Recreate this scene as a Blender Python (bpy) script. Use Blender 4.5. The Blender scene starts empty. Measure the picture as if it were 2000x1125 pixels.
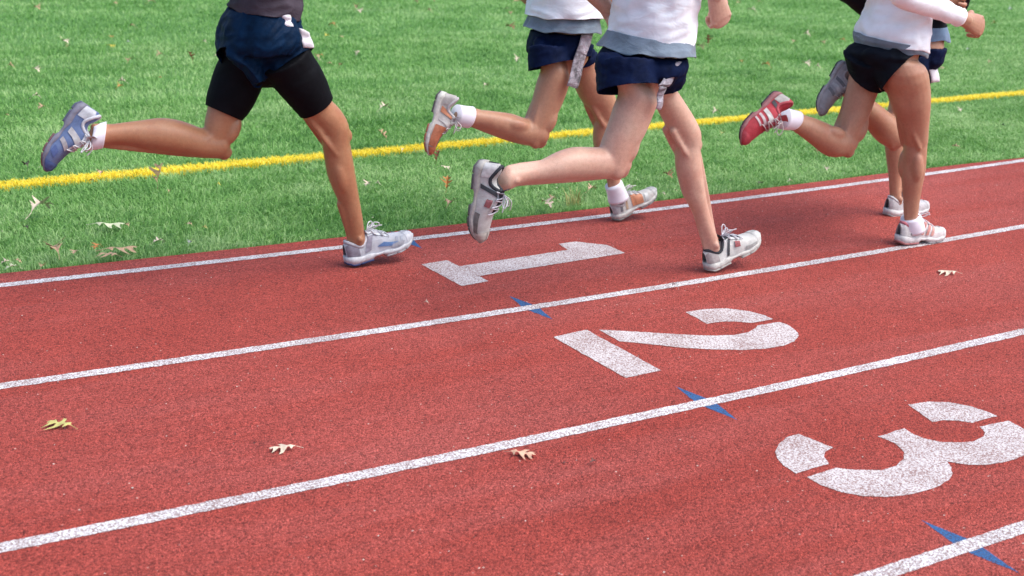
import bpy, bmesh, math, random
import numpy as np
from mathutils import Vector, Matrix

# ------------------------------------------------------------------ camera, light, exposure
CAM = {'loc': [-2.6774, -5.1621, 1.6234], 'right': [0.851675, -0.522333, 0.042624], 'up': [0.12311, 0.278461, 0.952525], 'back': [-0.509405, -0.805995, 0.301463], 'lens': 46.1309}
KAPPA = 0.01473
YELLOW = [0.04948, 1.7754]
scene = bpy.context.scene
COL = scene.collection
cd = bpy.data.cameras.new('camera')
cd.sensor_width = 36.0
cd.lens = CAM['lens']
cd.clip_start = 0.05
cd.clip_end = 2000.0
cd.dof.use_dof = True
cd.dof.focus_distance = 5.0
cd.dof.aperture_fstop = 4.0
co = bpy.data.objects.new('camera', cd)
COL.objects.link(co)
_m = Matrix.Identity(4)
for _i, _k in enumerate(('right', 'up', 'back')):
    for _j in range(3):
        _m[_j][_i] = CAM[_k][_j]
for _j in range(3):
    _m[_j][3] = CAM['loc'][_j]
co.matrix_world = _m
scene.camera = co

SUN_EL, SUN_AZ = math.radians(58), math.radians(-42)      # azimuth measured from +X towards +Y
world = bpy.data.worlds.new('World')
scene.world = world
world.use_nodes = True
wn = world.node_tree
for n in list(wn.nodes):
    wn.nodes.remove(n)
w_out = wn.nodes.new('ShaderNodeOutputWorld')
w_bg = wn.nodes.new('ShaderNodeBackground')
w_sky = wn.nodes.new('ShaderNodeTexSky')
w_sky.sky_type = 'NISHITA'
w_sky.sun_disc = False
w_sky.sun_elevation = SUN_EL
w_sky.sun_rotation = math.pi / 2 - SUN_AZ
w_sky.air_density = 1.0
w_sky.dust_density = 3.0
w_sky.ozone_density = 1.0
w_bg.inputs['Strength'].default_value = 0.118
wn.links.new(w_sky.outputs[0], w_bg.inputs['Color'])
wn.links.new(w_bg.outputs[0], w_out.inputs['Surface'])
sd = bpy.data.lights.new('sun', 'SUN')
sd.energy = 1.5
sd.angle = math.radians(52)
sd.color = (1.0, 0.965, 0.915)
so = bpy.data.objects.new('sun', sd)
COL.objects.link(so)
_d = Vector((math.cos(SUN_EL) * math.cos(SUN_AZ), math.cos(SUN_EL) * math.sin(SUN_AZ), math.sin(SUN_EL)))
so.rotation_euler = _d.to_track_quat('Z', 'Y').to_euler()
so.location = _d * 60
scene.view_settings.view_transform = 'Standard'
scene.view_settings.look = 'None'
scene.view_settings.gamma = 1.0
scene.view_settings.use_curve_mapping = False
scene.view_settings.exposure = 1.12
scene.cycles.use_adaptive_sampling = True

rng = np.random.default_rng(7)
random.seed(7)

# ------------------------------------------------------------------ measured data (metres)
RUN = {'A': {'backelbow': [-1.0278, -0.5, 1.311],
       'backhand': [-0.8047, -0.45, 1.2724],
       'comp': [[([-0.8155, -0.14, 0.8364], [0.0743, -0.0546, -0.0204], 1.02), ([-0.8371, -0.1417, 0.8039], [0.0663, -0.05, -0.0218], 1.02),
                 ([-0.8692, -0.1433, 0.7259], [0.0656, -0.0518, -0.0277], 1.02), ([-0.899, -0.145, 0.6599], [0.0522, -0.0421, -0.0245], 1.02)],
                [([-0.7167, -0.31, 0.8989], [0.0867, -0.0366, 0.0488], 1.02), ([-0.6779, -0.3083, 0.8493], [0.0785, -0.0321, 0.0468], 1.02),
                 ([-0.6214, -0.3067, 0.7697], [0.0719, -0.0293, 0.0431], 1.02), ([-0.5759, -0.305, 0.6974], [0.0589, -0.0227, 0.0389], 1.02)]],
       'fwdelbow': [-0.5499, 0.05, 1.266],
       'fwdhand': [-0.3759, -0.02, 1.3946],
       'hip': [-0.7657, -0.22, 0.9872],
       'panels': [[[-0.7606, -0.4, 1.0778], [-0.7233, -0.4, 1.0714], [-0.7133, -0.405, 1.0274], [-0.7466, -0.405, 1.0282]],
                  [[-0.6798, -0.38, 1.018], [-0.6354, -0.37, 1.0021], [-0.612, -0.37, 0.9423], [-0.6634, -0.385, 0.9418]]],
       'pelvis': [([-0.7602, -0.22, 1.0721], [0.1286, 0.1786], [0.0006, -0.0002]), ([-0.7696, -0.22, 1.0111], [0.1516, 0.2105], [0.0175, -0.0068]),
                  ([-0.7758, -0.22, 0.9536], [0.1605, 0.2229], [0.0293, -0.0113]), ([-0.7838, -0.22, 0.9139], [0.1521, 0.2113], [0.051, -0.0195])],
       'shanks': [[([-0.9293, -0.15, 0.5364], [-0.0058, -0.0182, -0.0585], 1.0), ([-0.9926, -0.1475, 0.5444], [-0.0101, -0.0154, -0.0584], 1.0),
                   ([-1.0793, -0.145, 0.5733], [-0.0086, -0.0194, -0.0663], 1.0), ([-1.1576, -0.1425, 0.5881], [-0.0088, -0.0198, -0.0677], 1.0),
                   ([-1.227, -0.14, 0.5961], [-0.0072, -0.0163, -0.0559], 1.0), ([-1.2896, -0.1375, 0.6017], [-0.006, -0.0135, -0.0461], 1.0),
                   ([-1.3497, -0.135, 0.6011], [-0.0071, -0.0113, -0.0422], 1.0), ([-1.3979, -0.1325, 0.5958], [-0.0123, -0.0087, -0.0441], 1.0),
                   ([-1.4216, -0.13, 0.5919], [-0.0125, -0.0068, -0.0395], 1.0)],
                  [([-0.4886, -0.3, 0.5923], [0.0523, -0.0298, 0.0085], 1.0), ([-0.4839, -0.2975, 0.528], [0.0508, -0.0312, 0.0025], 1.0),
                   ([-0.4735, -0.295, 0.4713], [0.0511, -0.0313, 0.0026], 1.0), ([-0.4607, -0.2925, 0.4095], [0.0513, -0.0315, 0.0026], 1.0),
                   ([-0.4396, -0.29, 0.3443], [0.0471, -0.0289, 0.0024], 1.0), ([-0.4172, -0.2875, 0.2803], [0.0401, -0.0246, 0.002], 1.0),
                   ([-0.4003, -0.285, 0.214], [0.0376, -0.023, 0.0019], 1.0), ([-0.3882, -0.2825, 0.1586], [0.0352, -0.0209, 0.0038], 1.0),
                   ([-0.3759, -0.28, 0.105], [0.0329, -0.0186, 0.0058], 1.0)]],
       'shirt': [([-0.7582, -0.22, 1.0642], [0.1313, 0.1823], [-0.1011, 0.0393]), ([-0.7492, -0.22, 1.1014], [0.1306, 0.1813], [-0.0373, 0.0146]),
                 ([-0.7441, -0.22, 1.162], [0.1299, 0.1804], [0.0011, -0.0004])],
       'shoes': [{'h': [-1.4604, -0.13, 0.7371], 't': [-1.63, -0.13, 0.5024], 'up': [-1.395, -0.22, 0.6208]},
                 {'h': [-0.424, -0.28, 0.0019], 't': [-0.1076, -0.27, 0.0662], 'up': [-0.3729, -0.28, 0.1766]}],
       'shortlegs': [[([-0.8178, -0.2, 0.9483], [0.0951, -0.0605, -0.0009], 1.0), ([-0.8735, -0.26, 0.8557], [0.0693, -0.0626, -0.0502], 1.0)],
                     [([-0.7116, -0.26, 0.9689], [0.0959, -0.0538, 0.0181], 1.0), ([-0.6862, -0.3, 0.8645], [0.0889, -0.0307, 0.0683], 1.0)]],
       'socks': [[([-1.3751, -0.135, 0.6007], [-0.0107, -0.0098, -0.0441], 1.05), ([-1.3979, -0.1325, 0.5958], [-0.0123, -0.0087, -0.0441], 1.05),
                  ([-1.4264, -0.13, 0.5903], [-0.0136, -0.0069, -0.0413], 1.05)],
                 None],
       'thighs': [[([-0.8036, -0.14, 0.9524], [0.0914, -0.0668, -0.0243], 1.0), ([-0.8306, -0.142, 0.8139], [0.0707, -0.0549, -0.0274], 1.0),
                   ([-0.8751, -0.144, 0.7119], [0.0672, -0.0506, -0.0218], 1.0), ([-0.9058, -0.146, 0.6563], [0.0524, -0.0416, -0.0225], 1.0),
                   ([-0.9335, -0.148, 0.5923], [0.0415, -0.0363, -0.0269], 1.0), ([-0.9399, -0.15, 0.5371], [0.0264, -0.0307, -0.0375], 1.0)],
                  [([-0.7527, -0.31, 0.982], [0.0978, -0.0459, 0.0424], 1.0), ([-0.679, -0.3083, 0.8483], [0.0773, -0.0324, 0.0439], 1.0),
                   ([-0.6225, -0.3067, 0.7688], [0.0707, -0.0296, 0.0401], 1.0), ([-0.5759, -0.305, 0.6964], [0.0553, -0.0208, 0.0378], 1.0),
                   ([-0.5285, -0.3033, 0.6488], [0.0566, -0.0241, 0.0312], 1.0), ([-0.4916, -0.3017, 0.5928], [0.0556, -0.0274, 0.0205], 1.0),
                   ([-0.4862, -0.3, 0.5234], [0.0501, -0.0303, 0.0035], 1.0)]]},
 'B': {'fwdelbow': [0.7245, -0.37, 1.3256],
       'fwdhand': [0.8103, -0.34, 1.0995],
       'hip': [0.7013, -0.15, 0.8984],
       'panels': [[[0.6879, -0.32, 0.9607], [0.7556, -0.31, 0.9624], [0.6664, -0.34, 0.7193], [0.6009, -0.35, 0.7329]]],
       'pelvis': [([0.6842, -0.15, 0.9472], [0.1167, 0.1621], [0.0215, -0.0144]), ([0.6765, -0.15, 0.8922], [0.1211, 0.1682], [0.022, -0.0147]),
                  ([0.6724, -0.15, 0.8472], [0.1181, 0.1641], [0.0424, -0.0283])],
       'shanks': [[([0.5427, -0.23, 0.5031], [-0.006, -0.0193, -0.0619], 1.0), ([0.4525, -0.2283, 0.519], [-0.0156, -0.0128, -0.0607], 1.0),
                   ([0.386, -0.2267, 0.546], [-0.0179, -0.0097, -0.0561], 1.0), ([0.3127, -0.225, 0.5674], [-0.0178, -0.0068, -0.0482], 1.0),
                   ([0.2447, -0.2233, 0.5836], [-0.015, -0.0064, -0.0424], 1.0), ([0.1868, -0.2217, 0.5935], [-0.0115, -0.0068, -0.0377], 1.0),
                   ([0.1411, -0.22, 0.6014], [-0.0119, -0.0077, -0.0408], 1.0)],
                  [([1.0302, -0.07, 0.4948], [0.0508, -0.0303, 0.0049], 1.0), ([1.0265, -0.074, 0.4082], [0.0499, -0.0297, 0.0048], 1.0),
                   ([1.0521, -0.078, 0.3187], [0.046, -0.0273, 0.0047], 1.0), ([1.0856, -0.082, 0.2289], [0.0347, -0.0199, 0.0053], 1.0),
                   ([1.1041, -0.086, 0.1755], [0.0317, -0.0177, 0.0064], 1.0), ([1.1195, -0.09, 0.1233], [0.0357, -0.0183, 0.0113], 1.0)]],
       'shirt': [([0.7047, -0.15, 1.0179], [0.153, 0.2125], [0.0354, -0.0239]), ([0.706, -0.15, 1.0612], [0.1477, 0.2051], [0.0244, -0.0165]),
                 ([0.704, -0.15, 1.154], [0.1357, 0.1885], [0.0354, -0.0239])],
       'shoes': [{'h': [0.0202, -0.22, 0.7036], 't': [-0.046, -0.22, 0.4715], 'up': [0.1094, -0.3, 0.615]},
                 {'h': [1.1109, -0.09, -0.0011], 't': [1.3654, -0.09, 0.1091], 'up': [1.1119, -0.09, 0.1395]}],
       'shortlegs': [[([0.5812, -0.22, 0.8878], [0.0799, -0.049, 0.004], 1.0), ([0.5812, -0.24, 0.8086], [0.0848, -0.0439, 0.0259], 1.0)],
                     [([0.7888, -0.09, 0.8673], [0.069, -0.0415, 0.0057], 1.0), ([0.836, -0.07, 0.7967], [0.0551, -0.0279, 0.0186], 1.0)]],
       'skirt': [([0.7019, -0.15, 1.0179], [0.1328, 0.1844], [0.011, -0.0074]), ([0.6998, -0.15, 0.9859], [0.1401, 0.1946], [0.0123, -0.0083]),
                 ([0.6988, -0.15, 0.9584], [0.1505, 0.2091], [0.0139, -0.0093])],
       'socks': [[([0.189, -0.22, 0.5942], [-0.0129, -0.0072, -0.041], 1.03), ([0.1527, -0.22, 0.5997], [-0.0127, -0.0069, -0.0398], 1.03),
                  ([0.1152, -0.22, 0.6096], [-0.0116, -0.0071, -0.0385], 1.03)],
                 [([1.0892, -0.09, 0.1892], [0.032, -0.0138, 0.0171], 1.03), ([1.1113, -0.09, 0.1473], [0.0359, -0.0176, 0.0137], 1.03),
                  ([1.1269, -0.09, 0.1083], [0.0405, -0.0199, 0.0152], 1.03)]],
       'thighs': [[([0.5985, -0.24, 0.9058], [0.0715, -0.0479, -0.0072], 1.0), ([0.6144, -0.238, 0.7819], [0.0557, -0.0431, -0.0212], 1.0),
                   ([0.596, -0.236, 0.7005], [0.0574, -0.0454, -0.0244], 1.0), ([0.5679, -0.234, 0.6169], [0.0505, -0.0416, -0.0259], 1.0),
                   ([0.536, -0.232, 0.5484], [0.0391, -0.0363, -0.0309], 1.0), ([0.5154, -0.23, 0.4978], [0.0231, -0.033, -0.0493], 1.0)],
                  [([0.8253, -0.06, 0.8825], [0.0632, -0.0324, 0.0201], 1.0), ([0.8927, -0.0625, 0.7673], [0.0667, -0.0324, 0.0262], 1.0),
                   ([0.9583, -0.065, 0.6558], [0.071, -0.0306, 0.0382], 1.0), ([1.0117, -0.0675, 0.5798], [0.0609, -0.0278, 0.0286], 1.0),
                   ([1.0368, -0.07, 0.5069], [0.0498, -0.0235, 0.0212], 1.0)]]},
 'C': {'fwdelbow': [0.5485, -1.27, 1.3854],
       'fwdhand': [0.679, -1.24, 1.1567],
       'hip': [0.4906, -1.04, 0.9649],
       'panels': [[[0.494, -1.235, 0.9659], [0.5444, -1.225, 0.9628], [0.4661, -1.235, 0.8758], [0.4026, -1.25, 0.8809]],
                  [[0.4077, -1.25, 0.8788], [0.4499, -1.24, 0.8753], [0.4377, -1.235, 0.7891], [0.4115, -1.24, 0.7913]]],
       'pelvis': [([0.4969, -1.04, 0.9786], [0.1404, 0.1951], [-0.0499, 0.0384]), ([0.4829, -1.04, 0.9392], [0.1557, 0.2163], [0.0086, -0.0066]),
                  ([0.4738, -1.04, 0.9015], [0.1541, 0.214], [0.0339, -0.0259])],
       'shanks': [[([0.3524, -1.12, 0.559], [-0.0103, -0.0135, -0.0535], 1.0), ([0.2713, -1.1163, 0.5664], [-0.0114, -0.0161, -0.0625], 1.0),
                   ([0.2011, -1.1125, 0.572], [-0.0115, -0.0163, -0.063], 1.0), ([0.1226, -1.1087, 0.5752], [-0.015, -0.0147, -0.0646], 1.0),
                   ([0.0553, -1.105, 0.5677], [-0.0175, -0.011, -0.0588], 1.0), ([-0.0017, -1.1013, 0.5565], [-0.0125, -0.0094, -0.0464], 1.0),
                   ([-0.0584, -1.0975, 0.5484], [-0.0083, -0.0092, -0.0387], 1.0), ([-0.1034, -1.0938, 0.5434], [-0.0071, -0.0113, -0.0421], 1.0),
                   ([-0.1479, -1.09, 0.5345], [-0.0064, -0.0144, -0.0492], 1.0)],
                  [([0.8152, -0.96, 0.5724], [0.0489, -0.0281, 0.0075], 1.0), ([0.8155, -0.9613, 0.5346], [0.0484, -0.0297, 0.0024], 1.0),
                   ([0.8277, -0.9625, 0.4748], [0.0513, -0.0315, 0.0026], 1.0), ([0.8453, -0.9638, 0.4164], [0.0488, -0.0299, 0.0024], 1.0),
                   ([0.8676, -0.965, 0.3547], [0.0454, -0.0278, 0.0023], 1.0), ([0.9014, -0.9663, 0.2914], [0.0363, -0.0223, 0.0018], 1.0),
                   ([0.9326, -0.9675, 0.2297], [0.0328, -0.0201, 0.0016], 1.0), ([0.9656, -0.9688, 0.1672], [0.0342, -0.0202, 0.0038], 1.0),
                   ([0.9929, -0.97, 0.107], [0.0318, -0.0179, 0.0058], 1.0)]],
       'shirt': [([0.5181, -1.04, 1.0336], [0.1429, 0.1985], [-0.0663, 0.0514]), ([0.5195, -1.04, 1.0987], [0.1418, 0.197], [-0.0119, 0.0092]),
                 ([0.526, -1.04, 1.1749], [0.1401, 0.1946], [0.0245, -0.019])],
       'shoes': [{'h': [-0.2793, -1.09, 0.6163], 't': [-0.2915, -1.09, 0.314], 'up': [-0.2118, -1.2, 0.5616]},
                 {'h': [0.9666, -0.97, -0.0039], 't': [1.2807, -0.96, 0.1055], 'up': [0.9901, -0.97, 0.1442]}],
       'shortlegs': [[([0.3709, -1.1, 0.9476], [0.1051, -0.0651, 0.0034], 1.0), ([0.3594, -1.13, 0.8525], [0.1051, -0.0603, 0.0164], 1.0)],
                     [([0.6111, -0.98, 0.9264], [0.0986, -0.0583, 0.0108], 1.0), ([0.6691, -0.96, 0.8367], [0.0686, -0.0332, 0.027], 1.0)]],
       'skirt': [([0.5157, -1.04, 1.0455], [0.1366, 0.1897], [-0.0519, 0.0402]), ([0.5084, -1.04, 1.016], [0.1468, 0.204], [-0.0194, 0.015]),
                 ([0.5011, -1.04, 0.9864], [0.1608, 0.2233], [-0.0068, 0.0052])],
       'thighs': [[([0.3386, -1.13, 0.9684], [0.0841, -0.055, -0.005], 1.0), ([0.4039, -1.128, 0.8363], [0.0651, -0.0462, -0.0136], 1.0),
                   ([0.3897, -1.126, 0.7632], [0.0667, -0.0479, -0.0154], 1.0), ([0.3611, -1.124, 0.6845], [0.0635, -0.0459, -0.0156], 1.0),
                   ([0.3285, -1.122, 0.6219], [0.0568, -0.0418, -0.016], 1.0), ([0.3105, -1.12, 0.5601], [0.0406, -0.0397, -0.0375], 1.0)],
                  [([0.6218, -0.95, 0.9341], [0.0842, -0.0443, 0.0237], 1.0), ([0.6649, -0.952, 0.8085], [0.0487, -0.0225, 0.0222], 1.0),
                   ([0.7048, -0.954, 0.7502], [0.0505, -0.022, 0.0264], 1.0), ([0.769, -0.956, 0.6684], [0.0552, -0.0256, 0.0248], 1.0),
                   ([0.8122, -0.958, 0.6037], [0.0536, -0.0253, 0.0229], 1.0), ([0.819, -0.96, 0.5493], [0.0488, -0.0261, 0.0126], 1.0)]]},
 'D': {'backhand': [2.4655, -0.8, 1.1218],
       'fwdelbow': [1.7567, -1.16, 1.2053],
       'fwdhand': [2.2802, -1.13, 1.0616],
       'hip': [1.9672, -0.93, 0.9391],
       'panels': [],
       'pelvis': [([1.9635, -0.93, 0.9415], [0.111, 0.1541], [-0.0704, 0.0772]), ([1.9387, -0.93, 0.9145], [0.1389, 0.1929], [0.0023, -0.0026]),
                  ([1.9459, -0.93, 0.8748], [0.1236, 0.1717], [0.0487, -0.0532])],
       'shanks': [[([1.8747, -0.83, 0.4845], [-0.0166, -0.014, -0.0656], 1.0), ([1.7861, -0.828, 0.4938], [-0.0152, -0.0168, -0.0707], 1.0),
                   ([1.7003, -0.826, 0.5351], [-0.0237, -0.0072, -0.0593], 1.0), ([1.6164, -0.824, 0.5733], [-0.0203, -0.0058, -0.0498], 1.0),
                   ([1.5484, -0.822, 0.5982], [-0.0168, -0.0037, -0.0383], 1.0), ([1.5035, -0.82, 0.6087], [-0.0156, -0.004, -0.0369], 1.0)],
                  [([2.1403, -1.0, 0.5574], [0.0562, -0.034, 0.0039], 1.0), ([2.1536, -1.0, 0.5068], [0.0501, -0.0307, 0.0025], 1.0),
                   ([2.1596, -1.0, 0.4404], [0.0503, -0.0308, 0.0025], 1.0), ([2.1666, -1.0, 0.3686], [0.0505, -0.031, 0.0025], 1.0),
                   ([2.1704, -1.0, 0.3038], [0.0455, -0.0279, 0.0023], 1.0), ([2.1786, -1.0, 0.2345], [0.0386, -0.0232, 0.0031], 1.0),
                   ([2.1861, -1.0, 0.1773], [0.0344, -0.0211, 0.0017], 1.0), ([2.1952, -1.0, 0.1208], [0.0317, -0.0185, 0.0039], 1.0),
                   ([2.2042, -1.0, 0.0831], [0.035, -0.0202, 0.0052], 1.0)]],
       'shirt': [([1.9838, -0.93, 0.9571], [0.1341, 0.1862], [-0.0805, 0.0887]), ([1.9802, -0.93, 1.0126], [0.1312, 0.1822], [-0.027, 0.0297]),
                 ([1.9948, -0.93, 1.0766], [0.1194, 0.1658], [-0.012, 0.0132]), ([1.9964, -0.93, 1.1473], [0.1102, 0.1531], [0.0177, -0.0195])],
       'shoes': [{'h': [1.4094, -0.82, 0.742], 't': [1.1922, -0.82, 0.5437], 'up': [1.3793, -0.95, 0.6424]},
                 {'h': [2.0866, -1.0, 0.0104], 't': [2.4689, -1.0, -0.0029], 'up': [2.1891, -1.0, 0.1341]}],
       'shortlegs': [[([1.8988, -0.88, 0.8881], [0.0959, -0.0671, -0.0174], 1.0), ([1.9242, -0.86, 0.7857], [0.0631, -0.0571, -0.0461], 1.0)],
                     [([1.9481, -0.98, 0.8955], [0.107, -0.0591, 0.0229], 1.0), ([1.9519, -1.03, 0.8332], [0.078, -0.0217, 0.0739], 1.0)]],
       'skirt': [([1.9695, -0.93, 0.9806], [0.126, 0.175], [-0.068, 0.0747]), ([1.9776, -0.93, 0.955], [0.128, 0.1778], [-0.0571, 0.0628]),
                 ([1.9877, -0.93, 0.9269], [0.1271, 0.1766], [-0.0386, 0.0425])],
       'socks': [[([1.5475, -0.82, 0.6061], [-0.0176, -0.0028, -0.0372], 1.03), ([1.5077, -0.82, 0.612], [-0.015, -0.0056, -0.0402], 1.03),
                  ([1.466, -0.82, 0.6214], [-0.0133, -0.0074, -0.0421], 1.03)],
                 [([2.1927, -1.0, 0.1338], [0.0367, -0.019, 0.0111], 1.03), ([2.2036, -1.0, 0.1048], [0.0423, -0.0216, 0.0137], 1.03),
                  ([2.2196, -1.0, 0.0675], [0.045, -0.025, 0.0093], 1.03)]],
       'thighs': [[([1.9547, -0.84, 0.8914], [0.087, -0.0638, -0.0236], 1.0), ([1.9481, -0.838, 0.7885], [0.0546, -0.0512, -0.0445], 1.0),
                   ([1.9279, -0.836, 0.7153], [0.0558, -0.046, -0.0288], 1.0), ([1.9009, -0.834, 0.612], [0.0549, -0.0426, -0.021], 1.0),
                   ([1.8752, -0.832, 0.5298], [0.0475, -0.0393, -0.0248], 1.0), ([1.8623, -0.83, 0.4793], [0.0353, -0.0378, -0.0414], 1.0)],
                  [([1.9045, -1.02, 0.9344], [0.1103, -0.0595, 0.0272], 1.0), ([1.9725, -1.0167, 0.8535], [0.0965, -0.0543, 0.018], 1.0),
                   ([2.0282, -1.0133, 0.781], [0.0918, -0.053, 0.0134], 1.0), ([2.0652, -1.01, 0.7034], [0.0846, -0.051, 0.0065], 1.0),
                   ([2.1027, -1.0067, 0.6246], [0.0701, -0.0421, 0.0058], 1.0), ([2.1312, -1.0033, 0.5586], [0.0592, -0.0359, 0.0041], 1.0),
                   ([2.1516, -1.0, 0.5082], [0.0533, -0.0323, 0.0038], 1.0)]]},
 'E': {'backelbow': [1.8172, -0.7, 1.2321],
       'backhand': [2.2782, -0.56, 1.0112],
       'fwdelbow': [2.9492, -0.44, 1.0587],
       'fwdhand': [2.9435, -0.56, 1.2048],
       'hip': [2.4903, -0.62, 0.8937],
       'panels': [[[2.4278, -0.76, 0.8961], [2.4816, -0.75, 0.9007], [2.5524, -0.75, 0.7328], [2.4835, -0.76, 0.7272]]],
       'pelvis': [([2.4922, -0.62, 0.9213], [0.0946, 0.1314], [0.0145, -0.0165]), ([2.4952, -0.62, 0.8683], [0.0989, 0.1373], [0.0281, -0.0321]),
                  ([2.4999, -0.62, 0.8251], [0.0929, 0.129], [0.0281, -0.0321])],
       'shanks': [[([2.361, -0.69, 0.4442], [-0.0283, -0.0016, -0.052], 1.0), ([2.2766, -0.688, 0.5043], [-0.0322, -0.0048, -0.0673], 1.0),
                   ([2.1773, -0.686, 0.5769], [-0.0283, -0.0029, -0.0557], 1.0), ([2.097, -0.684, 0.6309], [-0.0248, -0.0015, -0.0457], 1.0),
                   ([2.0214, -0.682, 0.6839], [-0.0192, -0.0013, -0.0358], 1.0), ([1.9814, -0.68, 0.7124], [-0.0167, -0.0019, -0.0332], 1.0)],
                  [([2.5245, -0.54, 0.4343], [0.0476, -0.0274, 0.0074], 1.0), ([2.533, -0.5417, 0.3687], [0.0462, -0.0279, 0.0036], 1.0),
                   ([2.543, -0.5433, 0.3052], [0.0417, -0.0256, 0.0021], 1.0), ([2.5553, -0.545, 0.2289], [0.0328, -0.0201, 0.0016], 1.0),
                   ([2.5653, -0.5467, 0.1659], [0.0284, -0.0174, 0.0014], 1.0), ([2.5808, -0.5483, 0.1033], [0.0298, -0.0178, 0.0028], 1.0),
                   ([2.5937, -0.55, 0.0654], [0.03, -0.0175, 0.004], 1.0)]],
       'shirt': [([2.498, -0.62, 0.9663], [0.1023, 0.1421], [0.066, -0.0752]), ([2.4911, -0.62, 1.0389], [0.1021, 0.1419], [0.0282, -0.032]),
                 ([2.4874, -0.62, 1.1132], [0.1079, 0.1498], [0.0282, -0.032])],
       'shoes': [{'h': [1.9118, -0.68, 0.81], 't': [1.813, -0.68, 0.6377], 'up': [1.9071, -0.79, 0.7329]},
                 {'h': [2.4813, -0.55, -0.0038], 't': [2.8812, -0.54, -0.0116], 'up': [2.5753, -0.55, 0.1028]}],
       'shortlegs': [[([2.3982, -0.68, 0.8492], [0.0807, -0.054, -0.0078], 1.0), ([2.3934, -0.7, 0.732], [0.0682, -0.049, -0.0156], 1.0)],
                     [([2.5938, -0.56, 0.8368], [0.091, -0.054, 0.0095], 1.0), ([2.6286, -0.54, 0.7148], [0.0813, -0.0466, 0.0127], 1.0)]],
       'skirt': [([2.4973, -0.62, 0.9889], [0.1004, 0.1394], [0.0281, -0.0321]), ([2.5032, -0.62, 0.9587], [0.1087, 0.151], [0.0281, -0.0321]),
                 ([2.5101, -0.62, 0.9234], [0.1131, 0.157], [0.0281, -0.0321])],
       'thighs': [[([2.4015, -0.7, 0.8767], [0.0821, -0.0592, -0.0196], 1.0), ([2.3923, -0.6975, 0.7518], [0.0611, -0.0464, -0.0207], 1.0),
                   ([2.3672, -0.695, 0.6327], [0.0493, -0.0369, -0.0154], 1.0), ([2.3432, -0.6925, 0.5254], [0.04, -0.0335, -0.022], 1.0),
                   ([2.3157, -0.69, 0.4549], [0.0296, -0.0325, -0.0369], 1.0)],
                  [([2.6112, -0.53, 0.8606], [0.0901, -0.0507, 0.0168], 1.0), ([2.6105, -0.5325, 0.7249], [0.0709, -0.0412, 0.0097], 1.0),
                   ([2.5914, -0.535, 0.595], [0.0623, -0.0359, 0.0093], 1.0), ([2.5513, -0.5375, 0.4654], [0.0523, -0.0298, 0.0088], 1.0),
                   ([2.535, -0.54, 0.3976], [0.0476, -0.0278, 0.0061], 1.0)]]}}
NUM = {'1': [[[-0.1199, -0.3775], [0.013, -0.3671], [0.0155, -0.4693], [0.5976, -0.4398], [0.6158, -0.3362], [0.7102, -0.3361], [0.8153, -0.4429], [0.8121, -0.5874],
        [0.0239, -0.6259], [0.0221, -0.7053], [-0.1127, -0.7189]]],
 '2': [[[-0.1086, -1.398], [0.0513, -1.3806], [0.0456, -1.8435], [-0.1094, -1.8479]],
       [[0.0939, -1.4001], [0.2071, -1.4748], [0.3464, -1.5764], [0.4449, -1.6367], [0.5312, -1.6676], [0.6018, -1.6652], [0.6657, -1.6366], [0.6898, -1.6183],
        [0.7962, -1.6231], [0.8015, -1.6693], [0.7846, -1.7299], [0.757, -1.7746], [0.6925, -1.8196], [0.6229, -1.8367], [0.5362, -1.8325], [0.4486, -1.806],
        [0.3478, -1.7533], [0.256, -1.69], [0.1534, -1.5941], [0.0882, -1.5405]],
       [[0.5304, -1.3745], [0.6236, -1.3748], [0.7164, -1.406], [0.7767, -1.4752], [0.7977, -1.5331], [0.797, -1.5872], [0.6862, -1.587], [0.6371, -1.5447],
        [0.5979, -1.5269], [0.516, -1.5193], [0.5271, -1.4546]]],
 '3': [[[-0.058, -2.538], [-0.0105, -2.4997], [0.046, -2.4726], [0.0985, -2.4682], [0.1253, -2.5913], [0.0792, -2.6056], [0.0503, -2.6317], [0.0289, -2.6726],
        [-0.107, -2.6784], [-0.1019, -2.6234], [-0.0867, -2.5784]],
       [[-0.0958, -2.7103], [0.0291, -2.7038], [0.0714, -2.7402], [0.138, -2.7752], [0.2029, -2.7745], [0.2616, -2.7505], [0.3007, -2.7146], [0.323, -2.6633],
        [0.3219, -2.6246], [0.3126, -2.5944], [0.4412, -2.587], [0.4312, -2.6349], [0.4387, -2.6758], [0.4641, -2.7143], [0.5164, -2.7455], [0.5635, -2.7583],
        [0.6226, -2.7459], [0.6519, -2.7277], [0.676, -2.6878], [0.805, -2.6957], [0.7904, -2.7704], [0.748, -2.8246], [0.6954, -2.8672], [0.6159, -2.9027],
        [0.5334, -2.9064], [0.4607, -2.8942], [0.4065, -2.8674], [0.3666, -2.8219], [0.3448, -2.8588], [0.3151, -2.8882], [0.2678, -2.9138], [0.1917, -2.9313],
        [0.0909, -2.9295], [0.0193, -2.9096], [-0.0373, -2.8759], [-0.0765, -2.826], [-0.0952, -2.7682]],
       [[0.6057, -2.4529], [0.6934, -2.4658], [0.7499, -2.4978], [0.7918, -2.5599], [0.802, -2.6147], [0.8029, -2.6529], [0.6799, -2.6534], [0.6469, -2.6191],
        [0.6092, -2.5962], [0.5634, -2.5923], [0.5821, -2.5396]]]}
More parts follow.
